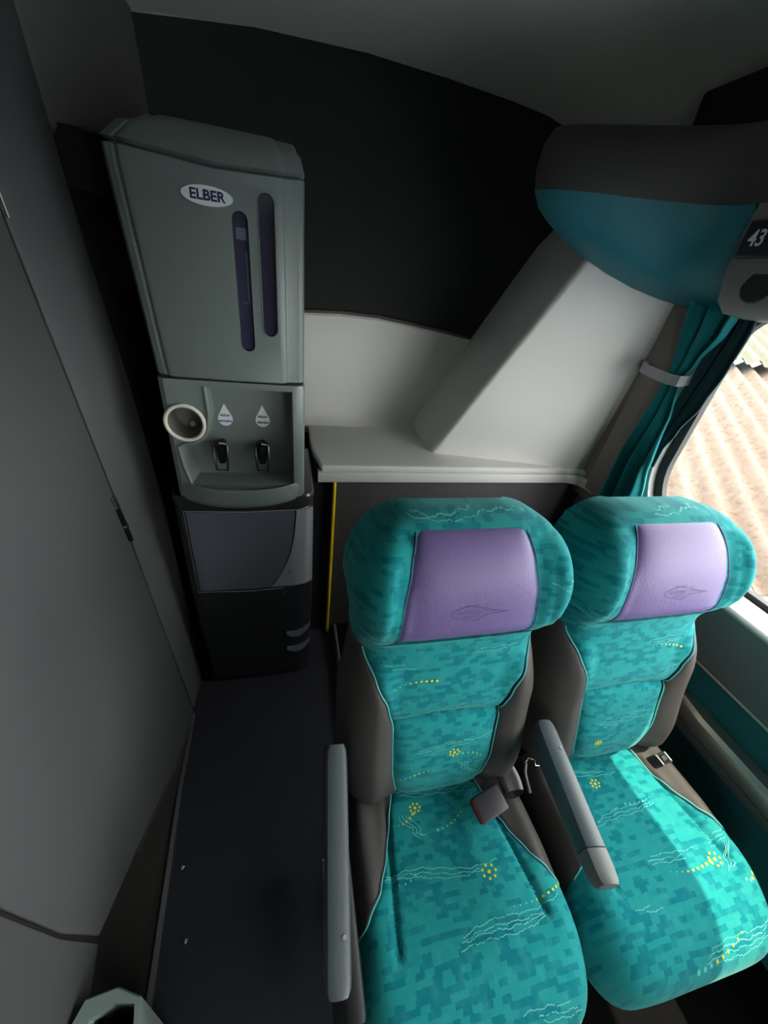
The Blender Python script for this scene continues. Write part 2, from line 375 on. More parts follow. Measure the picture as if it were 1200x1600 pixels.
yprof_ = prismo('trim_18', [(0.176, -0.6, 0), (0.188, -0.6, 0), (0.188, -0.6, 0.05), (0.180, -0.6, 0.05)], (0, 1.78, 0), COLM, kind='structure')
# panel under the shelf with its yellow edging
boxo('wall_panel', 0.150, 1.25, 1.190, 1.215, 0.0, 0.83, BRPAN, bev=0.004, kind='structure')
boxo('wall_panel_return', 0.075, 0.150, 1.205, 1.45, 0.0, 0.83, BLKM, kind='structure')
bm = bmesh.new(); tube(bm, [(0.150, 1.186, 0.0), (0.150, 1.186, 0.80)], 0.0065, 10); new('trim_10', bm, YEL, kind='structure')
# big white diagonal pillar of the rear corner
A = Vector((0.538, 1.308, 0.852)); B = Vector((1.165, 1.176, 0.852)); C = Vector((1.165, 1.086, 1.52)); D = Vector((0.834, 1.145, 1.537))
D2 = D+(D-A)*0.20; C2 = Vector((1.165, 1.065, 1.64))
bm = bmesh.new()
fa = [A, B, C, C2, D2, D]; bk = [Vector((0.556, 1.66, 0.852)), Vector((1.3, 1.66, 0.852)), Vector((1.3, 1.72, 1.5)), Vector((1.3, 1.72, 1.72)), Vector((1.10, 1.72, 1.72)), Vector((1.000, 1.72, 1.60))]
va = [bm.verts.new(p) for p in fa]; vb = [bm.verts.new(p) for p in bk]
# triangulated front with a soft crease
K = Vector((1.075, 1.150, 1.15)); K2 = Vector((1.028, 1.112, 1.50)); K3 = Vector((1.10, 1.186, 0.852))
Kb = bm.verts.new(A+(B-A)*0.86+Vector((0, -0.004, 0))); Kt = bm.verts.new(Vector((1.02, 1.085, 1.66)))
bm.faces.new((va[0], Kb, Kt, va[4], va[5])); bm.faces.new((Kb, va[1], va[2], va[3], Kt)); bm.faces.new(vb[::-1])
for k in (1, 2, 4, 5): bm.faces.new((va[k], vb[k], vb[(k+1) % 6], va[(k+1) % 6]))
bm.faces.new((va[0], vb[0], vb[1], va[1], Kb)); bm.faces.new((va[3], vb[3], vb[4], va[4], Kt))
bmesh.ops.recalc_face_normals(bm, faces=bm.faces[:])
ed = [e for e in bm.edges if (va[0] in e.verts and va[5] in e.verts) or (va[5] in e.verts and va[4] in e.verts) or (Kb in e.verts and Kt in e.verts)]
bmesh.ops.bevel(bm, geom=ed, offset=0.020, segments=6, profile=0.5, affect='EDGES')
new('wall_corner', bm, WHITE, kind='structure')
# window wall ------------------------------------------------------------------
WX = 1.17
def rrect(y0, y1, z0, z1, r, n=12, rb=None):
    p = []; rb = rb or r      # rb: wider sweep of the lower rear corner
    for (cy, cz, a, q) in ((y1-r, z1-r, 0, r), (y0+r, z1-r, 90, r), (y0+r, z0+r, 180, r), (y1-rb, z0+rb, 270, rb)):
        p += arc(cy, cz, q, a, a+90, n)
    return p
bm = bmesh.new(); box(bm, WX+0.03, WX+0.065, FY, 1.9, 0.0, 2.0); wl = new('wall_right', bm, SILL, kind='structure')
bmc = bmesh.new(); prism(bmc, [(WX-0.1, y, z) for y, z in rrect(-0.45, 0.940, 0.775, 1.47, 0.09, rb=0.24)], (0.4, 0, 0)); bmesh.ops.recalc_face_normals(bmc, faces=bmc.faces[:])
bmd = bmesh.new(); box(bmd, 1.0, 1.6, -2.65, -0.78, 0.775, 1.47)
cut(wl, [bmc, bmd])
wo = boxo('window_2', WX+0.025, WX+0.05, -2.66, -0.77, 0.765, 1.48, RUB, kind='structure')  # unseen window further forward, opened to add light from the front
bmc = bmesh.new(); box(bmc, 1.0, 1.6, -2.63, -0.80, 0.795, 1.45); cut(wo, [bmc])
boxo('pane', WX+0.036, WX+0.040, -2.63, -0.80, 0.795, 1.45, GLASS, wo)
# rubber frame + glass
bm = bmesh.new()
o1 = rrect(-0.46, 0.950, 0.765, 1.48, 0.10, rb=0.25); i1 = rrect(-0.435, 0.908, 0.800, 1.45, 0.08, rb=0.215)
n = len(o1); X0, X1 = WX+0.055, WX+0.075
q = [[bm.verts.new((x, y, z)) for y, z in pp] for x, pp in ((X0, o1), (X0, i1), (X1, i1), (X1, o1))]
for a_ in range(4):
    for k in range(n): bm.faces.new((q[a_][k], q[a_][(k+1) % n], q[(a_+1) % 4][(k+1) % n], q[(a_+1) % 4][k]))
bmesh.ops.recalc_face_normals(bm, faces=bm.faces[:])
w1 = new('window_1', bm, RUB, kind='structure')
bm = bmesh.new(); prism(bm, [(WX+0.062, y, z) for y, z in rrect(-0.44, 0.915, 0.795, 1.455, 0.085, rb=0.22)], (0.004, 0, 0)); bmesh.ops.recalc_face_normals(bm, faces=bm.faces[:]); new('pane', bm, GLASS, w1, smooth=False)
# sill and the side wall profile below it, extruded along the coach
def yprof(name, pts, m_, y0, y1, **k):
    bm = bmesh.new(); prism(bm, [(x, y0, z) for x, z in pts], (0, y1-y0, 0), bev=k.pop('bev', 0.0)); return new(name, bm, m_, **k)
yprof('trim_12', [(1.145, 0.762), (1.152, 0.775), (1.225, 0.785), (1.225, 0.60), (1.20, 0.60)], SILL, FY, 1.06, bev=0.004, kind='structure')
yprof('trim_13', [(1.146, 0.760), (1.20, 0.60), (1.20, 0.58), (1.132, 0.58), (1.128, 0.60)], SILLD, FY, 1.10, bev=0.003, kind='structure')
yprof('wall_side_panel', [(1.135, 0.585), (1.2, 0.585), (1.2, 0.0), (1.160, 0.0), (1.160, 0.43)], TEALW, FY, 1.19, kind='structure')
bm = bmesh.new(); tube(bm, [(1.132, 0.9, 0.588), (1.132, FY, 0.588)], 0.005, 8); new('trim_14', bm, GOLD, kind='structure')
# long rail along the side wall (heater duct cover)
bm = bmesh.new()
pr = [(1.150, 0.475), (1.112, 0.478), (1.102, 0.468), (1.100, 0.440), (1.112, 0.415), (1.150, 0.410)]
rings = []
for y, dx, dz in ((0.50, 0.05, -0.05), (0.46, 0.028, -0.012), (0.42, 0.010, 0.0), (0.36, 0.0, 0.0), (-0.5, 0, 0), (FY, 0, 0)):
    rings.append([Vector((min(1.16, x+dx), y, z+dz)) for x, z in pr])
loft(bm, rings); bmesh.ops.recalc_face_normals(bm, faces=bm.faces[:]); new('trim_15', bm, GOLD, kind='structure')
yprof('trim_16', [(1.105, 0.415), (1.155, 0.412), (1.155, 0.375), (1.118, 0.378)], SILLD, FY, 0.42, bev=0.003, kind='structure')
# taupe pillar strip between corner and curtain
prismo('trim_17', [(1.150, 1.100, 1.47), (1.150, 1.010, 1.45), (1.150, 0.975, 1.30), (1.148, 1.045, 0.79), (1.148, 1.125, 0.80)], (0.05, 0, 0), TAUPE, bev=0.004, kind='structure')
boxo('wall_right_corner', 1.158, 1.21, 1.0, 1.25, 0.75, 1.5, TAUPE, kind='structure')
# the front part of the coach beyond the camera
boxo('wall_front', -1.3, 1.3, FY-0.06, FY, 0, 2.0, LWALL2, kind='structure')

# ================================================================== LUGGAGE RACK
rack = thing('luggage_rack', 'dark luggage rack over the window with a rounded teal end and seat number plate', 'luggage rack', (1.0, 0.9, 1.44))
Bc = [(0.618, 1.150, 1.650), (0.640, 1.148, 1.618), (0.672, 1.145, 1.595), (0.72, 1.14, 1.568), (0.80, 1.137, 1.535), (0.90, 1.130, 1.502), (1.00, 1.118, 1.475), (1.09, 1.10, 1.458), (1.150, 1.065, 1.448), (1.156, 0.98, 1.441), (1.156, 0.86, 1.434), (1.150, 0.838, 1.434)]
Tc = [(0.618, 1.150, 1.652), (0.632, 1.125, 1.652), (0.652, 1.10, 1.652), (0.69, 1.075, 1.651), (0.74, 1.05, 1.651), (0.79, 1.03, 1.650), (0.84, 1.012, 1.650), (0.89, 0.99, 1.650), (0.94, 0.965, 1.650), (0.975, 0.94, 1.650), (1.000, 0.905, 1.650), (1.005, 0.87, 1.650)]
bm = bmesh.new(); rings = []
NS = 12
for b_, t_ in zip(Bc, Tc):
    b_ = Vector(b_); t_ = Vector(t_); row = []
    for i in range(NS+1):
        s = i/NS; p = t_.lerp(b_, s)
        L_ = (t_-b_).length
        p += Vector((-0.55, -0.45, -0.6)).normalized()*math.sin(PI*s)*0.16*L_
        row.append(p)
    rings.append(row+[b_+Vector((0, 0.0, 0.03)), Vector((t_.x, t_.y, t_.z))+Vector((0.01, 0.02, 0.012))])
loft(bm, rings); bmesh.ops.recalc_face_normals(bm, faces=bm.faces[:])
rebase(new('end_fairing', bm, TEALP, rack, label='teal rounded end'))
# charcoal lip above the teal, sweeping round to run along the coach
bm = bmesh.new(); rings = []
lipb = Tc[:-1]+[(1.005, 0.80, 1.65), (1.008, FY+0.02, 1.65)]
lipt = [(0.645, 1.180, 1.775), (0.650, 1.168, 1.776), (0.668, 1.150, 1.777), (0.70, 1.125, 1.778), (0.745, 1.095, 1.778), (0.79, 1.065, 1.778), (0.835, 1.035, 1.778), (0.88, 1.0, 1.778), (0.92, 0.965, 1.778), (0.95, 0.93, 1.778), (0.965, 0.88, 1.778), (0.97, 0.80, 1.778), (0.97, FY+0.02, 1.778)]
for i, (b_, t_) in enumerate(zip(lipb, lipt)):
    b_ = Vector(b_); t_ = Vector(t_); nrm = Vector((-0.02, -0.012, 0))
    bx = min(1.15, b_.x+0.14); by = b_.y+0.10 if i < 10 else b_.y
    rings.append([b_, b_.lerp(t_, .3)+nrm, b_.lerp(t_, .7)+nrm, t_, t_+Vector((0.012, 0.01, 0.008)), Vector((min(1.17, t_.x+0.12), by, 1.775)), Vector((bx, by, 1.67)), Vector((bx, by, 1.652))])
loft(bm, rings); bmesh.ops.recalc_face_normals(bm, faces=bm.faces[:])
rebase(new('rack_lip', bm, LIP, rack))
# solid black box painted in for the shade inside the rack's mouth
bm = bmesh.new(); box(bm, 1.02, 1.16, FY+0.02, 1.17, 1.78, 1.905, 0.01); rebase(new('rack_mouth_shade', bm, BLKM, rack, label='black block standing for the shaded open mouth'))
# service console with number plate, lamp bezel
bm = bmesh.new()
pr = [(1.005, 1.650), (1.000, 1.60), (1.006, 1.52), (1.025, 1.465), (1.06, 1.440), (1.156, 1.432), (1.156, 1.650)]
rings = [[Vector((x, y, z)) for x, z in pr] for y in (0.862, 0.80, FY+0.02)]
loft(bm, rings); bmesh.ops.recalc_face_normals(bm, faces=bm.faces[:]); cons = rebase(new('service_console', bm, PSU, rack))
bm = bmesh.new(); box(bm, 0.993, 1.006, 0.735, 0.853, 1.548, 1.618, 0.006, 3); rebase(new('number_plate', bm, mat('plate_dark', srgb(38, 38, 48), 0.5), rack))
text_mesh('seat_number', '43', 0.042, mat('number_white', srgb(225, 225, 225), 0.5), rack, (0.9918, 0.818, 1.583), Euler((PI/2, 0, -PI/2)), 0.0004, sx=0.85, bold=0.0006)
bm = bmesh.new()
tube(bm, [(1.012+0.004*math.cos(a), 0.775+0.036*math.cos(a), 1.497+0.03*math.sin(a)) for a in [2*PI*k/24 for k in range(25)]], 0.004, 8, cap=False)
tube(bm, [(1.012, 0.775, 1.497), (1.006, 0.775, 1.497)], 0.030, 24)
rebase(new('reading_lamp', bm, mat('lamp_dark', srgb(50, 48, 48), 0.4), rack, label='dark round lamp bezel'))

# ================================================================== CURTAIN
cur = thing('curtain', 'teal window curtain gathered and tied back at the rear pillar', 'curtain', (1.13, 0.98, 0.79))
def curtain_part(name, path, m_, folds, ph, xo=0.0, th=0.004):
    """path: rows of (z, y_far, y_near, amplitude)"""
    bm = bmesh.new(); NU = 72; front = []; back = []
    rows = []
    for j in range(len(path)-1):
        for k in range(8):
            t = k/8; t = t; a, b = path[j], path[j+1]
            rows.append([a[i]+(b[i]-a[i])*(t*t*(3-2*t)) if i else a[i]+(b[i]-a[i])*t for i in range(4)])
    rows.append(list(path[-1]))
    for z, yf, yn, am in rows:
        fr, bk = [], []
        for i in range(NU+1):
            s = i/NU
            y = yf+(yn-yf)*s
            w = math.sin(2*PI*folds*s+ph+0.6*math.sin(z*9))+0.35*math.sin(2*PI*folds*2.3*s+ph*2+z*4)
            x = 1.128+xo-am*w
            fr.append(bm.verts.new((x-th/2, y, z))); bk.append(bm.verts.new((x+th/2, y, z)))
        front.append(fr); back.append(bk)
    for j in range(len(front)-1):
        for i in range(NU):
            bm.faces.new((front[j][i], front[j][i+1], front[j+1][i+1], front[j+1][i]))
            bm.faces.new((back[j][i], back[j+1][i], back[j+1][i+1], back[j][i+1]))
        bm.faces.new((front[j][0], front[j+1][0], back[j+1][0], back[j][0]))
        bm.faces.new((front[j][NU], back[j][NU], back[j+1][NU], front[j+1][NU]))
    bmesh.ops.recalc_face_normals(bm, faces=bm.faces[:])
    return rebase(new(name, bm, m_, cur))
curtain_part('curtain_cloth', [(1.47, 1.005, 0.86, 0.019), (1.40, 0.995, 0.87, 0.018), (1.315, 0.985, 0.905, 0.011), (1.268, 0.980, 0.925, 0.008), (1.24, 0.980, 0.920, 0.009), (1.15, 0.990, 0.898, 0.012), (1.00, 1.005, 0.885, 0.018), (0.90, 1.010, 0.865, 0.020), (0.80, 1.012, 0.84, 0.021)], CURT, 2.3, 0.9)
curtain_part('curtain_lining', [(1.47, 0.90, 0.835, 0.006), (1.40, 0.90, 0.825, 0.007), (1.31, 0.915, 0.828, 0.007), (1.22, 0.925, 0.842, 0.006), (1.12, 0.925, 0.872, 0.005), (1.06, 0.915, 0.889, 0.004), (1.00, 0.91, 0.89, 0.003)], CURTD, 2.2, 1.2, xo=0.016)
# strap holding it back
bm = bmesh.new()
pth = [(1.140, 1.085, 1.275), (1.112, 1.078, 1.272), (1.100, 1.05, 1.268), (1.096, 1.00, 1.264), (1.094, 0.95, 1.261), (1.098, 0.918, 1.262), (1.112, 0.908, 1.265), (1.135, 0.912, 1.270), (1.150, 0.93, 1.273)]
v = []
for x, y, z in pth: v.append([Vector((x, y, z-0.015)), Vector((x, y, z+0.015)), Vector((x+0.004, y+0.002, z+0.015)), Vector((x+0.004, y+0.002, z-0.015))])
loft(bm, v); bmesh.ops.recalc_face_normals(bm, faces=bm.faces[:]); rebase(new('tieback', bm, STRAP, cur, label='pale grey tieback strap'))

# ================================================================== WATER DISPENSER
dp = thing('water_dispenser', 'tall grey water dispenser with black base standing in the rear corner', 'water dispenser', (-0.13, 1.16, 0))
def dnew(name, bm, m_, parent=None, **k):
    o = new(name, bm, m_, parent or dp, **k)
    o.data.transform(Matrix.Translation(-dp.location)); return o
# tank cover: plan profile lofted upwards
def plan(dy=0.0, ins=0.0, dyb=0.0, z=1.5):
    xl, xr = -0.306-0.020*min(1, max(0, (z-1.166)/0.38))+ins*2.6, 0.036-ins*0.8
    f = 0.988+dy
    return [(xl, 1.34+dyb), (xl, f+0.045), (xl+0.003, f+0.028), (xl+0.010, f+0.018), (xl+0.022, f+0.013), (xl+0.027, f+0.016), (xl+0.030, f+0.010), (xl+0.036, f+0.001), (xl+0.046, f-0.003),
            (-0.13, f-0.006), (xr-0.052, f-0.003), (xr-0.044, f+0.001), (xr-0.040, f+0.008), (xr-0.036, f+0.010), (xr-0.012, f+0.013), (xr-0.004, f+0.020), (xr, f+0.035), (xr, 1.34+dyb)]
bm = bmesh.new(); rings = []
for z, dy, ins, dyb in ((1.166, 0.004, 0.003, 0), (1.169, 0, 0, 0), (1.54, 0, 0, 0), (1.553, 0.002, 0.0, 0), (1.558, 0.014, 0.004, 0), (1.563, 0.002, 0.0, 0), (1.576, 0.010, 0.004, 0), (1.594, 0.022, 0.010, 0), (1.612, 0.044, 0.017, 0), (1.628, 0.080, 0.022, -0.02), (1.634, 0.12, 0.035, -0.06)):
    rr = []
    for (x, y) in plan(dy, ins, dyb, z):
        zz = z
        if 1.545 < z < 1.60: zz = z+0.018*max(0, (abs(x+0.12)-0.05))/0.12*0.6 if x < -0.12 else z+0.010*max(0, x+0.06)/0.09
        rr.append(Vector((x, y, zz)))
    rings.append(rr)
loft(bm, rings); bmesh.ops.recalc_face_normals(bm, faces=bm.faces[:])
cover = new('tank_cover', bm, DISP)
def stadium(cx, z0, z1, w):
    r = w/2
    return [(cx+r*math.cos(a), z1-r+r*math.sin(a)) for a in [PI*k/10 for k in range(11)]]+[(cx+r*math.cos(a), z0+r+r*math.sin(a)) for a in [PI+PI*k/10 for k in range(11)]]
slots = [(-0.0915, 1.236, 1.497, 0.032), (-0.040, 1.272, 1.532, 0.033)]
cs = []
for s_ in slots:
    c_ = bmesh.new(); prism(c_, [(x, 0.9, z) for x, z in stadium(*s_)], (0, 0.105, 0)); bmesh.ops.recalc_face_normals(c_, faces=c_.faces[:]); cs.append(c_)
cut(cover, cs); cover.parent = dp; cover.data.transform(Matrix.Translation(-dp.location))
for i, s_ in enumerate(slots):
    bm = bmesh.new(); prism(bm, [(x, 0.9925, z) for x, z in stadium(s_[0], s_[1]+.001, s_[2]-.001, s_[3]-.002)], (0, 0.011, 0)); bmesh.ops.recalc_face_normals(bm, faces=bm.faces[:])
    if i == 0:
        box(bm, s_[0]-0.010, s_[0]+0.010, 0.9905, 0.994, 1.450, 1.470, mi=1)
        box(bm, s_[0]-0.006, s_[0]+0.011, 0.9910, 0.994, 1.335, 1.337, mi=1)
        box(bm, s_[0]+0.006, s_[0]+0.009, 0.9912, 0.994, 1.34, 1.43, mi=1)
    dnew('level_window', bm, [LENS if i else LENS2, mat('grey_float', srgb(96, 100, 124), 0.4)], label='wider dark blue slot' if i else 'narrow slot showing the water level')
    bm = bmesh.new(); st = stadium(*s_); tube(bm, [(x, 0.9835, z) for x, z in st+st[:1]], 0.0011, 6, cap=False); dnew('window_rim', bm, DISPL)
# oval badge
bm = bmesh.new(); prism(bm, [(-0.147+0.046*math.cos(a), 0.9835, 1.511+0.0155*math.sin(a)) for a in [2*PI*k/40 for k in range(40)]], (0, -0.0035, 0)); bmesh.ops.recalc_face_normals(bm, faces=bm.faces[:])
bd = dnew('brand_badge', bm, STICK)
t_ = text_mesh('badge_lettering', 'ELBER', 0.0225, INK, None, (-0.147, 0.9795, 1.511), FACE_FRONT, 0.0004, sx=1.06, bold=0.0006)
t_.parent = bd; t_.data.transform(Matrix.Translation(-dp.location))
# dispensing section: body with alcove
bm = bmesh.new(); rings = []
def plan2(ins, f=0.984):
    xl, xr = -0.305+ins, 0.037-ins
    return [(xl, 1.33), (xl, f+0.03), (xl+0.006, f+0.010), (xl+0.018, f+0.001), (xl+0.03, f), (xr-0.03, f), (xr-0.014, f+0.001), (xr-0.004, f+0.008), (xr, f+0.022), (xr, 1.33)]
for z, ins in ((0.842, 0.003), (0.846, 0), (1.158, 0), (1.163, 0.003)): rings.append([Vector((x, y, z)) for x, y in plan2(ins)])
loft(bm, rings); bmesh.ops.recalc_face_normals(bm, faces=bm.faces[:])
body = new('dispensing_panel', bm, DISP)
c_ = bmesh.new()     # L-shaped hollow, edges softened
Lsh = [(-0.196, 1.148), (0.006, 1.148), (0.008, 0.884), (-0.262, 0.884), (-0.276, 0.995)] + [(-0.262, 1.003), (-0.235, 1.008), (-0.210, 1.026), (-0.198, 1.05), (-0.192, 1.08)]
va = [c_.verts.new((x*1.0 if y_ == 0 else x, [0.88, 0.984, 1.045][y_], z)) for y_ in (0,) for x, z in Lsh]
vb = [c_.verts.new((x, 0.986, z)) for x, z in Lsh]
cx_, cz_ = -0.11, 1.0
vc = [c_.verts.new((cx_+(x-cx_)*(0.93 if z < 1.0 or x > -.15 else 0.86 if x < -.2 else 0.99), 1.040, cz_+(z-cz_)*0.93)) for x, z in Lsh]
n_ = len(Lsh)
c_.faces.new(va); c_.faces.new(vc[::-1])
for q1, q2 in ((va, vb), (vb, vc)):
    for k in range(n_): c_.faces.new((q1[k], q2[k], q2[(k+1) % n_], q1[(k+1) % n_]))
bmesh.ops.recalc_face_normals(c_, faces=c_.faces[:])
c2_ = bmesh.new(); tube(c2_, [(-0.253, 0.9, 1.058), (-0.253, 1.06, 1.058)], 0.041, 32); bmesh.ops.recalc_face_normals(c2_, faces=c2_.faces[:])
cut(body, [c_, c2_]); body.parent = dp; body.data.transform(Matrix.Translation(-dp.location))
# rounded bead along the alcove's mouth (left side catches the light)
bm = bmesh.new(); tube(bm, [(-0.199, 0.983, 1.15), (-0.196, 0.981, 1.08), (-0.202, 0.981, 1.045), (-0.214, 0.981, 1.022), (-0.238, 0.982, 1.006), (-0.264, 0.983, 1.001), (-0.279, 0.984, 0.993), (-0.274, 0.983, 0.94), (-0.262, 0.981, 0.89)], 0.0045, 10)
dnew('alcove_bead', bm, DISP)
# drip tray with bulging lip
bm = bmesh.new(); N_ = 22; outer = []; inner = []
for k in range(N_+1):
    s = k/N_; x = -0.284+(0.030+0.284)*s
    bul = 0.055*(1-abs(2*s-0.95)**2.4) if abs(2*s-0.95) < 1 else 0
    outer.append((x, 0.988-bul)); inner.append((x*0.97-0.003, 0.996-bul*0.86))
rings = []
for k in range(N_+1):
    (xo, yo), (xi, yi) = outer[k], inner[k]
    rings.append([Vector((xo, yo+0.010, 0.832)), Vector((xo, yo+0.003, 0.838)), Vector((xo, yo, 0.850)), Vector((xo, yo, 0.884)), Vector((xo*.5+xi*.5, yo*.6+yi*.4, 0.889)), Vector((xi, yi, 0.886)), Vector((xi, yi+0.004, 0.868)), Vector((xi, 1.048, 0.866)), Vector((xi, 1.048, 0.832))])
loft(bm, rings); bmesh.ops.recalc_face_normals(bm, faces=bm.faces[:])
tray = dnew('drip_tray', bm, DISP)
bm = bmesh.new(); tube(bm, [(-0.126, 1.02, 0.866), (-0.126, 1.02, 0.880)], [0.007, 0.005], 14); dnew('drain_knob', bm, BLK, tray)
bm = bmesh.new(); tube(bm, [(-0.138, 1.018, 0.866), (-0.138, 1.018, 0.878)], [0.005, 0.004], 12); dnew('drain_pin', bm, CREAM, tray)
# cup holder tube: pale ring, dark throat
bm = bmesh.new(); tube(bm, [(-0.253+0.044*math.cos(a), 0.980, 1.058+0.044*math.sin(a)) for a in [2*PI*k/48 for k in range(49)]], 0.0048, 12, cap=False)
ch = dnew('cup_holder', bm, CREAM, label='round cup tube with pale ring')
bm = bmesh.new()
rs = [[Vector((-0.253+r*math.cos(a), y, 1.058+r*math.sin(a))) for a in [2*PI*k/32 for k in range(32)]] for y, r in ((0.982, 0.0405), (1.055, 0.0385))]
loft(bm, rs, cap=False); bm.faces.new([bm.verts.new(p) for p in rs[1]])
bmesh.ops.recalc_face_normals(bm, faces=bm.faces[:]); dnew('cup_tube', bm, mat('grey_tube', srgb(120, 118, 110), 0.4), ch)
bm = bmesh.new(); tube(bm, [(-0.250, 1.05, 1.034), (-0.250, 1.040, 1.034)], 0.006, 12); dnew('cup_stop', bm, CREAM, ch)
# taps
for cx in (-0.181, -0.076):
    bm = bmesh.new()
    tube(bm, [(cx, 1.05, 0.985), (cx, 1.01, 0.985), (cx, 0.998, 0.982)], [0.011, 0.012, 0.010], 14)
    tube(bm, [(cx, 1.005, 0.995), (cx, 1.003, 0.960), (cx, 1.0, 0.942)], [0.016, 0.013, 0.008], 14)
    tube(bm, [(cx-0.012, 1.0, 0.997), (cx, 0.990, 1.003), (cx+0.013, 1.0, 0.997)], [0.006, 0.009, 0.006], 10)
    tap = dnew('tap', bm, BLK, label='left black tap' if cx < -0.1 else 'right black tap')
    bm = bmesh.new(); tube(bm, [(cx-0.017, 0.998, 0.994), (cx-0.016, 0.984, 0.965), (cx-0.013, 0.982, 0.930), (cx+0.014, 0.982, 0.928), (cx+0.017, 0.984, 0.960), (cx+0.016, 0.998, 0.994)], 0.0036, 8)
    dnew('tap_lever', bm, BLK, tap)
# drop-shaped stickers
for cx, w2, ik in ((-0.168, 'NATURAL', INK2), (-0.073, 'GELADA', INK)):
    pts = [(cx, 1.093)]+[(cx+0.0185*math.cos(a), 1.052+0.0185*math.sin(a)) for a in [math.radians(28-236*k/22) for k in range(23)]]
    bm = bmesh.new(); prism(bm, [(x, 1.0405, z) for x, z in pts], (0, -0.0015, 0)); bmesh.ops.recalc_face_normals(bm, faces=bm.faces[:])
    st = dnew('drop_sticker', bm, STICK)
    for tx, z_, sz in (('ÁGUA', 1.062, 0.0085), (w2, 1.046, 0.0078)):
        t_ = text_mesh('sticker_lettering', tx, sz, ik, None, (cx, 1.0386, z_), FACE_FRONT, 0.0002, bold=0.0004)
        t_.parent = st; t_.data.transform(Matrix.Translation(-dp.location))
# cabinet base
bm = bmesh.new(); rings = []
def plan3(ins, f=0.978):
    xl, xr = -0.330+ins, 0.068-ins
    return [(xl, 1.34), (xl, f+0.05), (xl+0.004, f+0.03), (xl+0.02, f+0.012), (xl+0.05, f+0.004), (-0.13, f), (xr-0.06, f+0.004), (xr-0.025, f+0.012), (xr-0.006, f+0.028), (xr, f+0.05), (xr, 1.34)]
for z, ins in ((0.0, 0.012), (0.02, 0.008), (0.46, 0.0), (0.800, 0.002), (0.806, 0.006), (0.812, 0.006), (0.818, 0.0), (0.836, 0.0), (0.843, 0.006)): rings.append([Vector((x, y, z)) for x, y in plan3(ins, 0.978+(0.012 if z < 0.03 else 0))])
loft(bm, rings); bmesh.ops.recalc_face_normals(bm, faces=bm.faces[:])
dnew('base_cabinet', bm, BASEB)
def fronty(x):       # front surface of the base at x
    pts = plan3(0.0); pts = pts[2:9]
    for (x0, y0), (x1, y1) in zip(pts, pts[1:]):
        if x0 <= x <= x1: return y0+(y1-y0)*(x-x0)/(x1-x0)
    return pts[0][1] if x < pts[0][0] else pts[-1][1]
def skin(name, rows, m_, off, th=0.004, parent=None, nx=16, **k):
    """thin moulded skin following the curved front; rows = (z, xleft, xright)"""
    bm = bmesh.new(); F = []; Bk = []
    for z, xa, xb in rows:
        F.append([bm.verts.new((xa+(xb-xa)*i/nx, fronty(xa+(xb-xa)*i/nx)-off-th, z)) for i in range(nx+1)])
        Bk.append([bm.verts.new((xa+(xb-xa)*i/nx, fronty(xa+(xb-xa)*i/nx)-off+0.003, z)) for i in range(nx+1)])
    for j in range(len(rows)-1):
        for i in range(nx):
            bm.faces.new((F[j][i], F[j][i+1], F[j+1][i+1], F[j+1][i])); bm.faces.new((Bk[j][i], Bk[j+1][i], Bk[j+1][i+1], Bk[j][i+1]))
        bm.faces.new((F[j][0], F[j+1][0], Bk[j+1][0], Bk[j][0])); bm.faces.new((F[j][nx], Bk[j][nx], Bk[j+1][nx], F[j+1][nx]))
    for i in range(nx):
        bm.faces.new((F[0][i], Bk[0][i], Bk[0][i+1], F[0][i+1])); bm.faces.new((F[-1][i], F[-1][i+1], Bk[-1][i+1], Bk[-1][i]))
    bmesh.ops.recalc_face_normals(bm, faces=bm.faces[:])
    return dnew(name, bm, m_, parent, **k)
crv = [(0.496, -0.075), (0.505, -0.066), (0.53, -0.052), (0.56, -0.038), (0.60, -0.021), (0.64, -0.009), (0.70, 0.002), (0.75, 0.007), (0.797, 0.010)]
skin('cabinet_door', [(z, -0.292, xr) for z, xr in crv], BASED, 0.001, label='dark grey door with a curved right edge')
skin('silver_corner', [(z, xr+0.004, 0.0645) for z, xr in crv], BASES, 0.0, label='silver grey corner panel')
skin('lower_panel', [(0.03, -0.30, 0.055), (0.25, -0.30, 0.058), (0.487, -0.296, 0.060)], BASEB, -0.001, label='glossy black lower panel')
bm = bmesh.new()
for z in (0.800,): tube(bm, [(-0.296, 0.976, z+0.002), (-0.13, 0.968, z+0.002), (0.02, 0.976, z+0.002), (0.050, 0.99, z+0.004)], 0.0016, 6)
tube(bm, [(-0.296, 0.979, 0.80), (-0.298, 0.979, 0.492)], 0.0012, 6); tube(bm, [(-0.298, 0.978, 0.490), (-0.13, 0.970, 0.489), (-0.03, 0.973, 0.492)], 0.0012, 6)
dnew('door_gasket', bm, ALU)
for z in (0.258, 0.172):   # scooped grips
    bm = bmesh.new(); rings = []
    for k in range(15):
        s = k/14; x = -0.026+0.086*s; zc = z-0.018*math.sin(PI*s)+0.018*s
        h = 0.019*(0.35+0.65*math.sin(PI*min(1, max(0, .08+s*.84))))
        y = fronty(x)-0.004
        rings.append([Vector((x, y+0.006, zc+h)), Vector((x, y-0.003, zc+h*0.9)), Vector((x, y-0.010, zc+h*0.25)), Vector((x, y-0.003, zc)), Vector((x, y-0.007, zc-h*0.5)), Vector((x, y-0.003, zc-h*0.9)), Vector((x, y+0.006, zc-h))])
    loft(bm, rings); bmesh.ops.recalc_face_normals(bm, faces=bm.faces[:]); dnew('finger_scoop', bm, BASED)
bm = bmesh.new(); tube(bm, [(-0.031, 0.976, 0.464), (-0.031, 0.967, 0.464)], [0.0055, 0.004], 14); dnew('screw', bm, METAL)
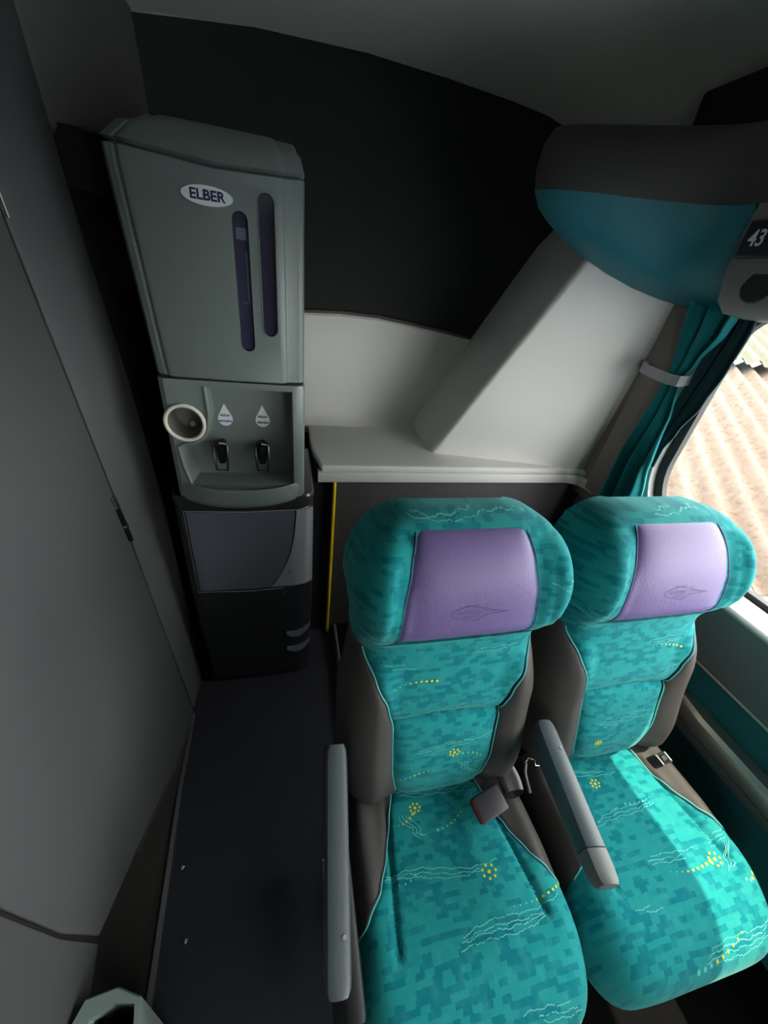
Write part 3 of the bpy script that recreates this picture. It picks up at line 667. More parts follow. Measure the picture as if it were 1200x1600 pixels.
bm = bmesh.new(); tube(bm, [(-0.010, 0.976, 0.565), (-0.010, 0.968, 0.565)], [0.004, 0.003], 14); dnew('screw', bm, METAL)

# ================================================================== SEATS
UP = Vector((0, 0.21, 0.9777)).normalized(); OUT = Vector((0, -UP.z, UP.y))
HW = [(0.0, 0.222), (0.10, 0.230), (0.28, 0.229), (0.36, 0.214), (0.415, 0.206), (0.46, 0.212), (0.51, 0.222), (0.56, 0.230), (0.64, 0.222), (0.72, 0.205)]
VT = 0.706
def vfac(v): return max(0.0, (v-0.52)/(VT-0.52))**3 + max(0.0, (0.06-v)/0.07)**3*0.9
def depth(u, v):
    hw = interp(HW, v); a = abs(u)
    wing = sm(0.115, 0.19, a)*sm(0.40, 0.54, v)*(1-0.25*sm(.62, .72, v))
    d = 0.030 + 0.012*math.exp(-((v-0.10)/0.08)**2) - 0.010*sm(0.28, 0.40, v)*(1-sm(0.42, 0.48, v)) + 0.022*sm(0.43, 0.50, v)*(1-0.35*sm(0.58, 0.72, v))
    d += 0.042*wing
    d += 0.026*sm(0.11, 0.17, a)*(1-sm(0.33, 0.42, v))
    E = min(1.0, (a/hw)**5 + vfac(v))
    lo = -0.075
    return lo + (d-lo)*(1-E)**(0.36)
def P_back(u, v, off=0.0): return UP*v + OUT*(depth(u, v)+off)
# cushion: u across, w towards the front
CW = 0.408
def hwc(w): return interp([(0, 0.222), (0.10, 0.229), (0.30, 0.232), (0.43, 0.222)], w)
def ctop(u, w):
    a = abs(u); hw = hwc(w)
    z = 0.012*sm(0.13, 0.19, a)*(1-sm(0.25, 0.34, w)) + 0.014*sm(.15, .2, a)*(1-sm(.15, .24, w)) + 0.016*sm(0.05, 0.30, w) - 0.01*sm(.28, .40, w)
    ga = abs(a-(0.118+0.13*w)); z -= 0.010*math.exp(-(ga/0.006)**2)*sm(0.0, 0.03, w)*(1-sm(0.262, 0.275, w))
    E = min(1.0, (a/hw)**7 + (max(0, w-0.12)/(CW-0.12))**5)
    lo = -0.115
    return lo + (z-lo)*(1-E)**0.34
def P_cush(u, w, off=0.0): return Vector((0, -w, 0.0)) + Vector((0, 0, 1))*(ctop(u, w)+off)
class Patch:
    def __init__(s, fn, l, r, b, t, edge=0.010, er=0.007, softl=True, softr=True, softb=True, softt=True, puff=0.0):
        s.fn, s.l, s.r, s.b, s.t = fn, l, r, b, t
        s.edge, s.er, s.soft, s.puff = edge, er, (softl, softr, softb, softt), puff
    def uv(s, a, c):
        # b and t may bend with the side parameter a
        v = s.b(a)+(s.t(a)-s.b(a))*c
        L_, R_ = s.l(v), s.r(v)
        return L_+(R_-L_)*a, v
    def pt(s, a, c, off=0.0):
        u, v = s.uv(a, c); L_, R_ = s.l(v), s.r(v)
        w = R_-L_; h = s.t(a)-s.b(a); dr = 0
        for fl, dd in zip(s.soft, (a*w, (1-a)*w, c*h, (1-c)*h)):
            if fl: dr -= s.edge*math.exp(-max(0, dd)/s.er)
        dr += s.puff*(1-(2*a-1)**4)*(1-(2*c-1)**4)
        p = s.fn(u, v, dr+off); p.x += u; return p
    def at(s, u, v, off=0.0):
        a = 0.5
        for _ in range(8):
            c = (v-s.b(a))/max(1e-5, s.t(a)-s.b(a)); L_, R_ = s.l(v), s.r(v); a = min(1, max(0, (u-L_)/(R_-L_)))
        if not (0.0 <= c <= 1.0) or u < L_ or u > R_: return None
        return s.pt(a, c, off)
def patch_mesh(bm, P, nu, nv, thick=0.03, mi=0, cosl=False, cosr=False, uvo=(0, 0), cost=False):
    uvl = bm.loops.layers.uv.get('UVMap') or bm.loops.layers.uv.new('UVMap')
    def cs(x, lo, hi):
        # finer steps at ends that roll over
        if lo and hi: return 0.5-0.5*math.cos(PI*x)
        if hi: return math.sin(x*PI/2)
        if lo: return 1-math.cos(x*PI/2)
        return x
    F, B_, UVs = [], [], []
    for j in range(nv+1):
        c = cs(j/nv, False, cost); fr, bk, uu = [], [], []
        for i in range(nu+1):
            a = cs(i/nu, cosl, cosr)
            p = P.pt(a, c); q = P.pt(a, c, -thick); fr.append(bm.verts.new(p)); bk.append(bm.verts.new(q)); uu.append(P.uv(a, c))
        F.append(fr); B_.append(bk); UVs.append(uu)
    def q4(vs_, us):
        f = bm.faces.new(vs_); f.material_index = mi
        for lp, u_ in zip(f.loops, us): lp[uvl].uv = (u_[0]+uvo[0], u_[1]+uvo[1])
    for j in range(nv):
        for i in range(nu):
            us = (UVs[j][i], UVs[j][i+1], UVs[j+1][i+1], UVs[j+1][i])
            q4((F[j][i], F[j][i+1], F[j+1][i+1], F[j+1][i]), us)
            q4((B_[j][i], B_[j+1][i], B_[j+1][i+1], B_[j][i+1]), (us[0], us[3], us[2], us[1]))
        q4((F[j][0], F[j+1][0], B_[j+1][0], B_[j][0]), (UVs[j][0],)*4)
        q4((F[j][nu], B_[j][nu], B_[j+1][nu], F[j+1][nu]), (UVs[j][nu],)*4)
    for i in range(nu):
        q4((F[0][i], B_[0][i], B_[0][i+1], F[0][i+1]), (UVs[0][i],)*4)
        q4((F[nv][i], F[nv][i+1], B_[nv][i+1], B_[nv][i]), (UVs[nv][i],)*4)
# embroidered motifs: pale ragged lines (mat 1) and yellow dots (mat 2), laid on the cloth
def ribbon(bm, P, pts, wd, mi):
    prev = None
    for k in range(len(pts)):
        a = pts[max(0, k-1)]; b = pts[min(len(pts)-1, k+1)]
        dx, dy = b[0]-a[0], b[1]-a[1]; L_ = math.hypot(dx, dy) or 1; nx, ny = -dy/L_*wd/2, dx/L_*wd/2
        p1 = P.at(pts[k][0]+nx, pts[k][1]+ny, 0.0009); p2 = P.at(pts[k][0]-nx, pts[k][1]-ny, 0.0009)
        if p1 is None or p2 is None: prev = None; continue
        cur_ = (bm.verts.new(p1), bm.verts.new(p2))
        if prev: f = bm.faces.new((prev[0], prev[1], cur_[1], cur_[0])); f.material_index = mi
        prev = cur_
def dot(bm, P, u, v, rad, mi, sx=1.25):
    c = P.at(u, v, 0.0016)
    if c is None: return
    vv = []
    for k in range(8):
        p = P.at(u+rad*sx*math.cos(PI*k/4), v+rad*math.sin(PI*k/4), 0.0008)
        if p is None: return
        vv.append(bm.verts.new(p))
    cc = bm.verts.new(c)
    for k in range(8): bm.faces.new((vv[k], vv[(k+1) % 8], cc)).material_index = mi
def squig(bm, P, u, v, ln, ang, seed, n=3):
    rnd = random.Random(seed); ca, sa = math.cos(ang), math.sin(ang)
    for q_ in range(n):
        off = (q_-(n-1)/2)*0.0055+rnd.uniform(-.001, .001); l0 = rnd.uniform(-.02, .02); l1 = ln*rnd.uniform(.7, 1.05)
        ph = rnd.uniform(0, 6); pts = []; K_ = int(l1/0.003)+2
        for k in range(K_):
            s = l0+l1*k/(K_-1)-ln/2
            t = off + 0.006*math.sin(s*26+0.4*q_) + 0.0012*math.sin(s*160+ph)+rnd.uniform(-.0011, .0011)
            pts.append((u+s*ca-t*sa, v+s*sa+t*ca))
            if rnd.random() < 0.07 and len(pts) > 3: ribbon(bm, P, pts, rnd.uniform(.0009, .0018), 1); pts = []
        if len(pts) > 1: ribbon(bm, P, pts, 0.0013, 1)
def dots(bm, P, u, v, ln, ang, n, r0=0.0013, r1=0.0030, mi2=2):
    for k in range(n):
        s = k/(n-1); x = (s-0.5)*ln; y = 0.006*math.sin(s*PI)
        dot(bm, P, u+x*math.cos(ang)-y*math.sin(ang), v+x*math.sin(ang)+y*math.cos(ang), r0+(r1-r0)*s, 1 if s < 0.35 else mi2)
def flower(bm, P, u, v, r=0.0095):
    dot(bm, P, u, v, 0.0033, 2)
    for k in range(7): dot(bm, P, u+r*1.15*math.cos(2*PI*k/7), v+r*0.85*math.sin(2*PI*k/7), 0.0026, 2, 1.1)
def wave(bm, P, u, v, sgn, seed):
    for q_ in range(3):
        pts = [(u+q_*0.008+sgn*(0.034*s+0.006*math.sin(s*9)), v-0.045*s-0.004*math.sin(s*7+q_)) for s in [k/14 for k in range(15)]]
        ribbon(bm, P, pts, 0.0017, 1)
def piping(name, P, parent, which, m_=PIPE, r=0.0016, n=46, c0=0.0, c1=1.0):
    bm = bmesh.new(); pts = []
    for k in range(n+1):
        s = c0+(c1-c0)*k/n
        a, c = {'l': (0.0, s), 'r': (1.0, s), 'b': (s, 0.0), 't': (s, 1.0)}[which]
        pts.append(P.pt(a, c, 0.0078))
    tube(bm, pts, r, 6); return new(name, bm, m_, parent)

def fabl(v): return -interp([(0, 0.098), (0.12, 0.120), (0.235, 0.125), (0.30, 0.142), (0.36, 0.168), (0.41, 0.190), (0.45, 0.203), (0.5, 0.21)], v)
def fabr(v): return -fabl(v)
one = lambda x: (lambda a: x)
def make_seat(x0, y0, z0, label, motifs):
    seat = thing('coach_seat', label, 'seat', (x0, y0, 0.0), 'teal coach seats')
    zoff = Vector((0, 0, z0))
    def sh_(P):   # shift patch into seat space
        f = P.fn; P.fn = lambda u, v, off=0.0: f(u, v, off)+zoff; return P
    # ---- backrest: one covered body in two cloth fields, crease between
    seamv = lambda a: 0.243+0.012*math.sin(PI*a)*1.0-0.004*(a-.5)
    low = sh_(Patch(P_back, fabl, fabr, lambda a: 0.004+0.016*(2*abs(a-.5))**3*1.2, seamv, 0.012, 0.007, puff=0.010))
    upp = sh_(Patch(P_back, fabl, fabr, seamv, lambda a: 0.448, 0.010, 0.007, softt=False, puff=0.004))
    bm = bmesh.new(); patch_mesh(bm, low, 54, 56, 0.03, uvo=(x0, 0))
    for fn, args in motifs['low']: fn(bm, low, *args)
    lo_ = new('lumbar_pad', bm, [FAB, THREAD, YTHREAD], seat)
    bm = bmesh.new(); patch_mesh(bm, upp, 60, 50, 0.03, uvo=(x0, 0))
    for fn, args in motifs['upp']: fn(bm, upp, *args)
    up_ = new('backrest', bm, [FAB, THREAD, YTHREAD], seat)
    piping('piping', low, lo_, 'l', c0=.03); piping('piping', low, lo_, 'r', c0=.03)
    piping('piping', upp, up_, 'l', c1=.86); piping('piping', upp, up_, 'r', c1=.86)
    # ---- dark side bolsters
    for sg in (-1, 1):
        hb = lambda v: interp(HW, v)
        if sg < 0: P = Patch(P_back, lambda v: -hb(v), fabl, lambda a: 0.0, lambda a: 0.430+0.012*a, 0.006, 0.005, softl=False, softt=False)
        else: P = Patch(P_back, fabr, hb, lambda a: 0.0, lambda a: 0.442-0.012*a, 0.006, 0.005, softr=False, softt=False)
        sh_(P)
        bm = bmesh.new(); patch_mesh(bm, P, 30, 50, 0.03, cosl=(sg < 0), cosr=(sg > 0)); new('side_bolster', bm, DKFAB, seat)
    # ---- winged headrest
    hl = lambda v: -interp(HW, v)*0.999; hr = lambda v: interp(HW, v)*0.999
    def vtop(a):
        e = abs(2*a-1)
        return 0.52+(VT-0.52)*(max(0.0, 1-(e*0.985)**5))**(1/3) * 0.999
    head = sh_(Patch(P_back, hl, hr, lambda a: 0.452-0.030*sm(0.22, 0.0, min(a, 1-a)), vtop, 0.020, 0.012, softl=False, softr=False, softt=False))
    # curved-top patch: side parameter runs along the outline, so sides are the full half width
    def huv(a, c):
        v = head.b(a)+(head.t(a)-head.b(a))*c
        hw = interp(HW, v); return (2*a-1)*hw*0.999, v
    def hpt(a, c, off=0.0):
        u, v = huv(a, c); dd = c*(head.t(a)-head.b(a))
        crease = 0.004*math.exp(-((abs(u)-0.158-0.10*(0.56-v))/0.007)**2)*sm(.46, .49, v)*(1-sm(.60, .66, v))
        wr = 0.0022*math.sin(v*210+u*40)*sm(.15, .19, abs(u))*(1-sm(.47, .53, v))
        tp = 0.006*math.exp(-(((v-0.668)-0.0*u)/0.006)**2)*sm(.12, .14, abs(u))
        p = P_back(u, v, off-0.012*math.exp(-dd/0.010)*(1-0.6*sm(.13,.18,abs(u)))-crease+wr-tp)+zoff; p.x += u+0.005*sm(.44, .5, v); return p
    head.uv = huv; head.pt = hpt
    bm = bmesh.new(); patch_mesh(bm, head, 84, 60, 0.03, uvo=(x0, 0), cosl=True, cosr=True, cost=True)
    for fn, args in motifs['head']: fn(bm, head, *args)
    hd = new('headrest', bm, [FAB, THREAD, YTHREAD], seat)
    # ---- purple leather pad with stitched edge and pressed mark
    pw = lambda v: interp([(0.45, 0.126), (0.50, 0.124), (0.56, 0.120), (0.62, 0.110), (0.69, 0.094)], v)
    pad = Patch(P_back, lambda v: -pw(v)-0.017, lambda v: pw(v)+0.010, lambda a: 0.462+0.004*math.sin(PI*a), lambda a: 0.683, 0.010, 0.005, puff=0.009)
    pf = pad.fn; pad.fn = lambda u, v, off=0.0: pf(u, v, off+0.004+0.004*math.exp(-((v-.55)/.07)**2))+zoff
    bm = bmesh.new(); patch_mesh(bm, pad, 52, 46, 0.03)
    # pressed swoosh and script mark
    def stroke(pts, wd=0.0013): ribbon(bm, pad, pts, wd, 1)
    def sp(f, n=26): return [f(k/n) for k in range(n+1)]
    ox, oy = motifs['mark']
    stroke(sp(lambda s: (ox+0.003-0.040*math.cos(-1.9+s*3.5)*1.0-0.004, oy+0.002+0.015*math.sin(PI*0.55+s*PI*0.92))))
    stroke(sp(lambda s: (ox+0.002+0.058*s-0.018*(1-s), oy+0.0165-0.010*s-0.012*s*s*0.6)))
    stroke([(ox+0.030, oy+0.014), (ox+0.024, oy+0.004), (ox+0.038, oy+0.003), (ox+0.074, oy-0.001)])
    stroke([(ox+0.074, oy-0.001), (ox+0.030, oy-0.004), (ox+0.010, oy-0.018), (ox+0.004, oy-0.018), (ox+0.014, oy-0.006), (ox-0.018, oy-0.007)])
    for k in range(5):
        xx = ox-0.024+k*0.009
        stroke(sp(lambda s: (xx+0.0032*math.cos(6.0*s), oy+0.002+0.0035*math.sin(6.0*s)), 10), 0.001)
    new('headrest_pad', bm, [PURP, PURPD], seat, label='purple leather pad')
    for wch in 'lr': piping('pad_stitching', pad, hd, wch, mat('purple_piping', srgb(88, 70, 125), 0.6), 0.0012, c0=0.02, c1=0.97)
    # ---- cushion
    bnd = lambda w: interp([(0, 0.104), (0.06, 0.122), (0.12, 0.142), (0.17, 0.165), (0.21, 0.197), (0.235, 0.228), (0.25, 0.24)], w)
    def cl(w): return -min(bnd(w), hwc(w)*0.999) if w < 0.25 else -hwc(w)*0.999
    def cr_(w): return -cl(w)
    def wend(a):
        e = abs(2*a-1)*0.985
        return 0.12+(CW-0.12)*(max(0.0, 1-e**7))**(1/5)*0.999
    cu = sh_(Patch(P_cush, cl, cr_, one(0.0), wend, 0.007, 0.006, softt=False, softl=True, softr=True))
    def cpt(a, c, off=0.0):
        u, w = cu.uv(a, c); dr = 0
        if w < 0.25:
            wd = 2*cr_(w)
            fade = 1-sm(.20, .245, w)
            for dd in (a*wd, (1-a)*wd): dr -= 0.007*math.exp(-dd/0.006)*fade
        p = P_cush(u, w, dr+off)+zoff; p.x += u; return p
    cu.pt = cpt
    bm = bmesh.new(); patch_mesh(bm, cu, 90, 80, 0.03, uvo=(x0, 0.35), cosl=True, cosr=True, cost=True)
    for fn, args in motifs['cush']: fn(bm, cu, *args)
    cuo = new('seat_cushion', bm, [FAB, THREAD, YTHREAD], seat)
    for sg in (-1, 1):
        if sg < 0: P = Patch(P_cush, lambda w: -hwc(w)*0.999, lambda w: -min(bnd(w), hwc(w)*0.9989), one(-0.02), one(0.238), 0.005, 0.005, softl=False, softb=False, softt=False)
        else: P = Patch(P_cush, lambda w: min(bnd(w), hwc(w)*0.9989), lambda w: hwc(w)*0.999, one(-0.02), one(0.238), 0.005, 0.005, softr=False, softb=False, softt=False)
        sh_(P); bm = bmesh.new(); patch_mesh(bm, P, 26, 44, 0.03, cosl=(sg < 0), cosr=(sg > 0)); new('cushion_side', bm, DKFAB, seat)
        pts = []
        for k in range(40):
            w = 0.004+0.222*k/39; u = sg*min(bnd(w), hwc(w)*0.995); p = P_cush(u, w, 0.001)+zoff; p.x += u; pts.append(p)
        bm = bmesh.new(); tube(bm, pts, 0.0016, 6); new('piping', bm, PIPE, cuo)
    # ---- shells, frame and pedestal
    bm = bmesh.new(); rings = []
    for v, k in ((0.0, .93), (0.1, .955), (0.3, .955), (0.40, .94), (0.5, .94), (0.6, .93), (0.66, .84), (0.695, .66)):
        hw = interp(HW, v)*k
        rings.append([UP*v+OUT*d_+Vector((x_*hw, 0, 0))+zoff for x_, d_ in ((-1, -0.045), (-0.93, -0.03), (0.93, -0.03), (1, -0.045), (0.96, -0.085), (0.8, -0.105), (-0.8, -0.105), (-0.96, -0.085))])
    loft(bm, rings); bmesh.ops.recalc_face_normals(bm, faces=bm.faces[:]); new('back_shell', bm, SHELL, seat)
    bm = bmesh.new(); box(bm, -0.205, 0.205, -0.36, 0.05, z0-0.16, z0-0.085, 0.012); new('seat_pan', bm, SHELL, seat)
    bm = bmesh.new()
    box(bm, -0.12, -0.07, -0.30, 0.0, 0.06, z0-0.15, 0.006); box(bm, 0.10, 0.15, -0.30, 0.0, 0.06, z0-0.15, 0.006)
    box(bm, -0.13, 0.19, -0.32, 0.03, 0.045, 0.07, 0.006); new('pedestal', bm, SHELL, seat)
    return seat
Z0 = 0.385; Y0 = 0.375
ML = dict(
    low=[(squig, (-0.02, 0.172, 0.13, 0.04, 1, 3)), (squig, (0.075, 0.176, 0.06, 0.0, 2, 2)), (flower, (0.018, 0.155)), (dots, (0.062, 0.140, 0.05, -0.35, 5, .003, .0014)), (dots, (-0.065, 0.105, 0.075, 0.32, 8, .0028, .0012)), (wave, (0.028, 0.128, 1, 3))],
    upp=[(dots, (-0.085, 0.345, 0.09, 0.08, 9)), (squig, (0.10, 0.412, 0.09, -0.12, 4, 2)), (squig, (-0.12, 0.388, 0.05, -0.2, 5, 2)), (squig, (-0.01, 0.266, 0.17, 0.04, 6, 3))],
    head=[(squig, (0.19, 0.575, 0.06, -0.5, 7, 3)), (squig, (0.0, 0.700, 0.30, 0.0, 8, 2)), (squig, (-0.17, 0.475, 0.08, -0.3, 9, 3)), (squig, (0.15, 0.462, 0.07, 0.2, 19, 3))],
    mark=(-0.012, 0.540),
    cush=[(squig, (-0.06, 0.020, 0.07, 0.1, 10, 2)), (squig, (0.04, 0.022, 0.10, -0.06, 11, 3)), (flower, (-0.058, 0.048, 0.010)), (dots, (-0.09, 0.066, 0.05, -0.3, 6)), (dots, (0.015, 0.085, 0.07, -0.35, 7, .003, .0014)),
          (wave, (-0.062, 0.105, -1, 12)), (squig, (-0.03, 0.168, 0.26, 0.06, 13, 3)), (flower, (0.065, 0.185, 0.013)), (squig, (0.085, 0.262, 0.24, -0.10, 14, 4)), (dots, (0.150, 0.236, 0.12, -0.12, 10)), (dots, (-0.115, 0.165, 0.05, -0.1, 5, .0012, .002, 1)),
          (squig, (0.12, 0.375, 0.10, -0.04, 15, 4)), (dots, (0.13, 0.392, 0.11, 0.03, 9, .0016, .0036))])
MR = dict(
    low=[(squig, (0.01, 0.165, 0.15, 0.02, 21, 4)), (flower, (-0.060, 0.100, 0.007)), (dots, (0.01, 0.092, 0.13, 0.05, 10, .0012, .0014, 1)), (squig, (-0.07, 0.080, 0.06, 0.3, 22, 3))],
    upp=[(dots, (0.08, 0.360, 0.09, -0.10, 8)), (squig, (0.075, 0.378, 0.11, -0.05, 24, 3)), (wave, (0.115, 0.31, -1, 25)), (squig, (0.0, 0.262, 0.16, 0.02, 26, 3))],
    head=[(dots, (0.03, 0.700, 0.09, 0.0, 9, .0016, .0022, 1)), (squig, (0.03, 0.702, 0.14, 0.0, 28, 2)), (squig, (-0.17, 0.480, 0.09, -0.5, 29, 3)), (squig, (0.16, 0.465, 0.08, 0.2, 39, 3)), (squig, (-0.15, 0.60, 0.05, 0.9, 30, 2))],
    mark=(-0.010, 0.545),
    cush=[(squig, (-0.05, 0.055, 0.16, 0.0, 31, 2)), (flower, (-0.055, 0.078, 0.010)), (squig, (0.0, 0.142, 0.20, -0.16, 32, 3)), (dots, (0.035, 0.128, 0.09, -0.06, 8, .0024, .0012, 1)),
          (squig, (0.02, 0.238, 0.12, -0.06, 33, 3)), (dots, (0.045, 0.262, 0.11, 0.02, 9, .0012, .0034)), (flower, (0.115, 0.262, 0.013)), (wave, (0.128, 0.285, 1, 34)), (dots, (0.175, 0.300, 0.03, -0.2, 4, .003, .0034)),
          (squig, (0.16, 0.228, 0.07, -0.3, 35, 3)), (squig, (0.09, 0.375, 0.22, -0.12, 36, 4)), (dots, (0.02, 0.378, 0.13, -0.2, 9, .0036, .0018)), (squig, (-0.10, 0.30, 0.04, -0.1, 37, 2))])
make_seat(0.325, Y0, Z0, 'teal patterned coach seat nearer the aisle, with a black seat belt buckle on it', ML)
make_seat(0.800, Y0, Z0, 'teal patterned coach seat by the window with a stripe of sunlight on its cushion', MR)

# ---- armrests
def armrest(name, label, a, b, wid, hgt, capf=0.0, grp='grey armrests'):
    t = thing(name, label, 'armrest', tuple(a), grp)
    a = Vector(a); b = Vector(b); d = (b-a); L_ = d.length; d.normalize()
    side = Vector((1, 0, 0)); side = (side-d*side.dot(d)).normalized(); up = side.cross(d)
    if up.z < 0: up = -up
    def ring(s, k, kw=1.0):
        c = a+d*(s*L_); w = wid/2*kw; h = hgt
        pr = [(-w, -h*0.75*k), (-w*0.98, -0.012), (-w*0.80, -0.003), (-w*0.4, 0.0), (w*0.4, 0.0), (w*0.80, -0.003), (w*0.98, -0.012), (w, -h*0.75*k), (w*0.6, -h*k), (-w*0.6, -h*k)]
        return [c+side*x+up*z for x, z in pr]
    e = 1-capf
    bm = bmesh.new(); rings = []
    for s, k, kw in ((0.0, 1.0, .75), (0.03, 1.05, .93), (0.08, 1.05, 1), (0.5, 0.85, 1), (e-0.01, 0.66, .98)): rings.append(ring(s, k, kw))
    if not capf: rings[-1:] = [ring(0.95, 0.7, .98), ring(0.985, .66, .92), ring(1.0, 0.5, .78)]
    loft(bm, rings); bmesh.ops.recalc_face_normals(bm, faces=bm.faces[:]); o = new('arm_body', bm, ARM, t); rebase(o)
    if capf:
        bm = bmesh.new(); loft(bm, [ring(e-0.004, .66, 1.0), ring(0.93, .62, .99), ring(0.98, .56, .9), ring(1.0, .42, .72)]); bmesh.ops.recalc_face_normals(bm, faces=bm.faces[:])
        rebase(new('arm_cap', bm, ARMCAP, t, label='paler end cap'))
    bm = bmesh.new(); c = a+d*(0.22*L_ if capf else 0.80*L_)+side*(wid*0.22); tube(bm, [c-up*0.002, c+up*0.0015], [0.0045, 0.0035], 12); rebase(new('screw', bm, METAL, t))
    return t, a, d, side, up
tA, a_, d_, s_, u_ = armrest('armrest', 'long grey armrest on the aisle side of the left seat', (0.080, 0.385, 0.615), (0.059, 0.080, 0.47), 0.044, 0.10)
bm = bmesh.new(); tube(bm, [(0.066, 0.242, 0.50), (0.046, 0.242, 0.50), (0.046, 0.226, 0.48), (0.066, 0.226, 0.48)], 0.0025, 8); rebase(new('steel_bracket', bm, METAL, tA))
bm = bmesh.new(); box(bm, 0.066, 0.100, 0.05, 0.40, 0.10, 0.46, 0.01); rebase(new('side_frame', bm, SHELL, tA))
armrest('armrest', 'grey armrest with a paler tip lying between the two seats', (0.561, 0.372, 0.600), (0.516, 0.098, 0.600), 0.046, 0.075, 0.17)

# ---- seat belt pieces
bk = thing('seat_belt_buckle', 'square black seat belt buckle lying on the back of the left cushion', 'seat belt buckle', (0.43, 0.29, 0.41))
bm = bmesh.new()
R3 = Matrix.Translation((0.43, 0.292, 0.428)) @ Euler((math.radians(14), math.radians(-6), math.radians(14))).to_matrix().to_4x4()
box(bm, -0.036, 0.036, -0.026, 0.026, -0.011, 0.011, 0.004, 3); bm.transform(R3); rebase(new('buckle_body', bm, mat('buckle_grey', srgb(70, 66, 72), 0.42), bk))
bm = bmesh.new(); box(bm, -0.040, -0.030, -0.023, 0.023, -0.009, 0.009, 0.003, 2); bm.transform(R3); rebase(new('release_button', bm, RED, bk, label='dark red release button'))
bt = thing('belt_anchor_cover', 'shiny black belt anchor sleeve tucked between the left seat back and cushion', 'belt anchor', (0.50, 0.33, 0.42))
bm = bmesh.new(); rings = []
for k in range(7):
    s = k/6; c = Vector((0.496+0.006*s, 0.350-0.048*s, 0.438-0.016*s)); w = 0.024+0.004*math.sin(PI*s)
    rings.append([c+Vector((w*math.cos(t), 0.004*math.sin(t), 0.013*math.sin(t)+0.004*math.cos(2*t))) for t in [2*PI*j/18 for j in range(18)]])
loft(bm, rings); bmesh.ops.recalc_face_normals(bm, faces=bm.faces[:]); rebase(new('anchor_sleeve', bm, BLK, bt))
hk = thing('belt_anchor_hook', 'bent steel belt hook and cable between the two seats', 'belt hook', (0.57, 0.35, 0.42))
bm = bmesh.new(); tube(bm, [(0.553, 0.352, 0.44), (0.566, 0.360, 0.447), (0.578, 0.352, 0.45), (0.572, 0.340, 0.448), (0.588, 0.338, 0.446), (0.592, 0.350, 0.447), (0.602, 0.348, 0.447)], 0.0022, 8); rebase(new('hook', bm, METAL, hk))
bm = bmesh.new(); tube(bm, [(0.556, 0.352, 0.44), (0.545, 0.335, 0.436), (0.543, 0.315, 0.428), (0.546, 0.30, 0.415)], 0.004, 8); rebase(new('cable', bm, mat('cable_grey', srgb(74, 70, 70), 0.4), hk))
lt = thing('seat_belt_tongue', 'small steel belt tongue lying on the dark edge of the window seat cushion', 'seat belt tongue', (0.955, 0.31, 0.41))
R3 = Matrix.Translation((0.968, 0.312, 0.409)) @ Euler((math.radians(4), math.radians(4), math.radians(8))).to_matrix().to_4x4()
bm = bmesh.new()
for a, b in (((-0.017, -0.012), (0.017, -0.012)), ((-0.017, 0.012), (0.017, 0.012)), ((-0.017, -0.012), (-0.017, 0.012)), ((0.017, -0.012), (0.017, 0.012))):
    tube(bm, [(a[0], a[1], 0), (b[0], b[1], 0)], 0.0028, 8)
box(bm, -0.008, 0.008, -0.006, 0.006, -0.0015, 0.0035, 0.001, 1)
bm.transform(R3); rebase(new('tongue_plate', bm, METAL, lt))
bm = bmesh.new(); box(bm, -0.015, 0.015, -0.0105, 0.0105, -0.003, -0.0005); bm.transform(R3); rebase(new('backing', bm, BLK, lt))

# ---- bin at the foot of the cabin wall
bn = thing('waste_bin', 'grey rimmed bin with a crumpled black plastic bag by the cabin wall', 'waste bin', (-0.305, 0.07, 0.0))
bm = bmesh.new()
oo = [(-0.366, -0.08), (-0.366, 0.15), (-0.352, 0.180), (-0.305, 0.184), (-0.266, 0.166), (-0.260, 0.14), (-0.260, -0.08)]
ii = [(-0.343, -0.065), (-0.343, 0.142), (-0.337, 0.155), (-0.305, 0.166), (-0.272, 0.158), (-0.267, 0.135), (-0.267, -0.065)]
hB = 0.335
q = [[bm.verts.new((x, y, z)) for x, y in pp] for pp, z in (([(x*.9-.03, y*.9) for x, y in oo], 0.0), (oo, hB-0.006), ([(x*.99-.003, y*.985) for x, y in oo], hB), (ii, hB), (ii, hB-0.10))]
n = len(oo)
for a in range(4):
    for k in range(n): bm.faces.new((q[a][k], q[a][(k+1) % n], q[a+1][(k+1) % n], q[a+1][k]))
bm.faces.new(q[4]); bm.faces.new(q[0][::-1])
bmesh.ops.recalc_face_normals(bm, faces=bm.faces[:])
rebase(new('bin_body', bm, mat('bin_grey', srgb(132, 148, 145), 0.5), bn))
bm = bmesh.new(); rnd = random.Random(4); G = 26; gv = []
for j in range(G+1):
    row = []
    for i in range(G+1):
        x = -0.342+0.075*i/G; y = -0.06+0.215*j/G
        row.append(bm.verts.new((x, y, 0.290+0.018*rnd.random()+0.012*math.sin(i*1.3)*math.cos(j*1.1))))
    gv.append(row)
for j in range(G):
    for i in range(G): bm.faces.new((gv[j][i], gv[j][i+1], gv[j+1][i+1], gv[j+1][i]))
rebase(new('bag', bm, mat('black_bag', srgb(12, 12, 14), 0.12), bn, smooth=False, label='crumpled shiny black bag'))

for x, y, lb in ((-0.306, 0.428, 'small steel cap standing for a speck of floor debris, the farther of two by the wall edging'), (-0.269, 0.284, 'small steel cap standing for a speck of floor debris, the nearer of two by the wall edging')):
    bm = bmesh.new(); tube(bm, [(x, y, 0.0), (x, y, 0.003), (x, y, 0.005)], [0.006, 0.006, 0.003], 12); tag(new('floor_speck', bm, METAL), lb, 'speck', 'specks of debris on the aisle floor')  # steel caps made up to stand for two specks of floor debris
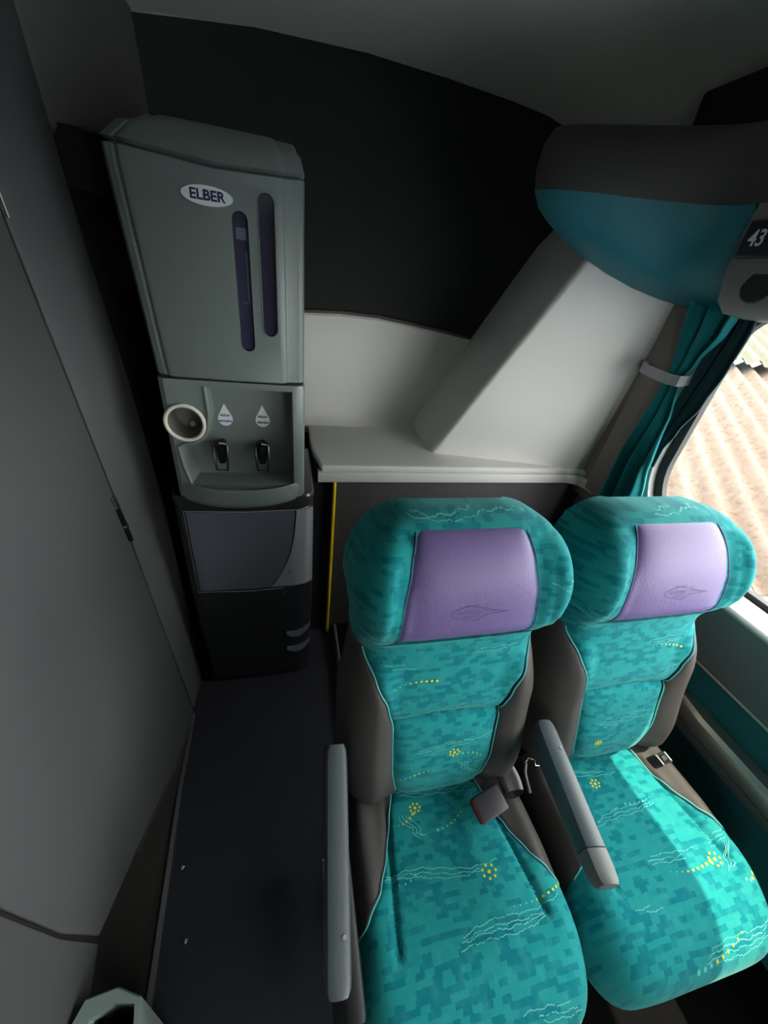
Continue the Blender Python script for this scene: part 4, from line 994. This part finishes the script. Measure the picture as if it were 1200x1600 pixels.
# ================================================================== OUTSIDE
def sheet(name, label, e0, e1_, f0, f1, lift, m_, pitch=0.177, amp=0.030):
    E1 = Vector((-0.588, -0.791, -0.171)).normalized(); E2 = Vector((-0.803, 0.596, 0.0)).normalized(); NN = E2.cross(E1)
    if NN.z < 0: NN = -NN
    O = Vector((3.2, 2.19, 0.56)); bm = bmesh.new(); nf = int((f1-f0)/pitch*12)
    T_, B_ = [], []
    for s in (e0, (e0+e1_)/2, e1_):
        T_.append([bm.verts.new(O+E1*s+E2*(f0+(f1-f0)*k/nf)+NN*(lift+amp*math.sin(2*PI*(f0+(f1-f0)*k/nf)/pitch))) for k in range(nf+1)])
        B_.append([bm.verts.new(O+E1*s+E2*(f0+(f1-f0)*k/nf)+NN*(lift-0.008+amp*math.sin(2*PI*(f0+(f1-f0)*k/nf)/pitch))) for k in range(nf+1)])
    for j in range(2):
        for k in range(nf):
            bm.faces.new((T_[j][k], T_[j][k+1], T_[j+1][k+1], T_[j+1][k])); bm.faces.new((B_[j][k], B_[j+1][k], B_[j+1][k+1], B_[j][k+1]))
    for k in range(nf):
        bm.faces.new((T_[0][k], B_[0][k], B_[0][k+1], T_[0][k+1])); bm.faces.new((T_[2][k], T_[2][k+1], B_[2][k+1], B_[2][k]))
    bmesh.ops.recalc_face_normals(bm, faces=bm.faces[:])
    return tag(new(name, bm, m_), label, 'roof sheet')
sheet('roof_sheet', 'speckled terracotta corrugated roof sheet seen through the window', -2.75, 1.55, -3.0, 2.2, 0.0, ROOF)
sheet('roof_sheet', 'pale yellow corrugated sheet overlapping the terracotta one at the top of the window', -9.0, -2.40, -4.0, 2.5, 0.11, ROOF2)
pv = bpy.data.materials.new('grey_pavers'); pv.use_nodes = True; N = pv.node_tree.nodes; L = pv.node_tree.links
brk = N.new('ShaderNodeTexBrick'); brk.inputs['Scale'].default_value = 4; brk.inputs['Color1'].default_value = srgb(120, 128, 138); brk.inputs['Color2'].default_value = srgb(142, 150, 158); brk.inputs['Mortar'].default_value = srgb(90, 96, 104)
tc = N.new('ShaderNodeTexCoord'); L.new(tc.outputs['Object'], brk.inputs['Vector']); L.new(brk.outputs['Color'], N['Principled BSDF'].inputs['Base Color'])
boxo('ground', 1.35, 30, -20, 20, -1.1, -1.0, pv, kind='structure')
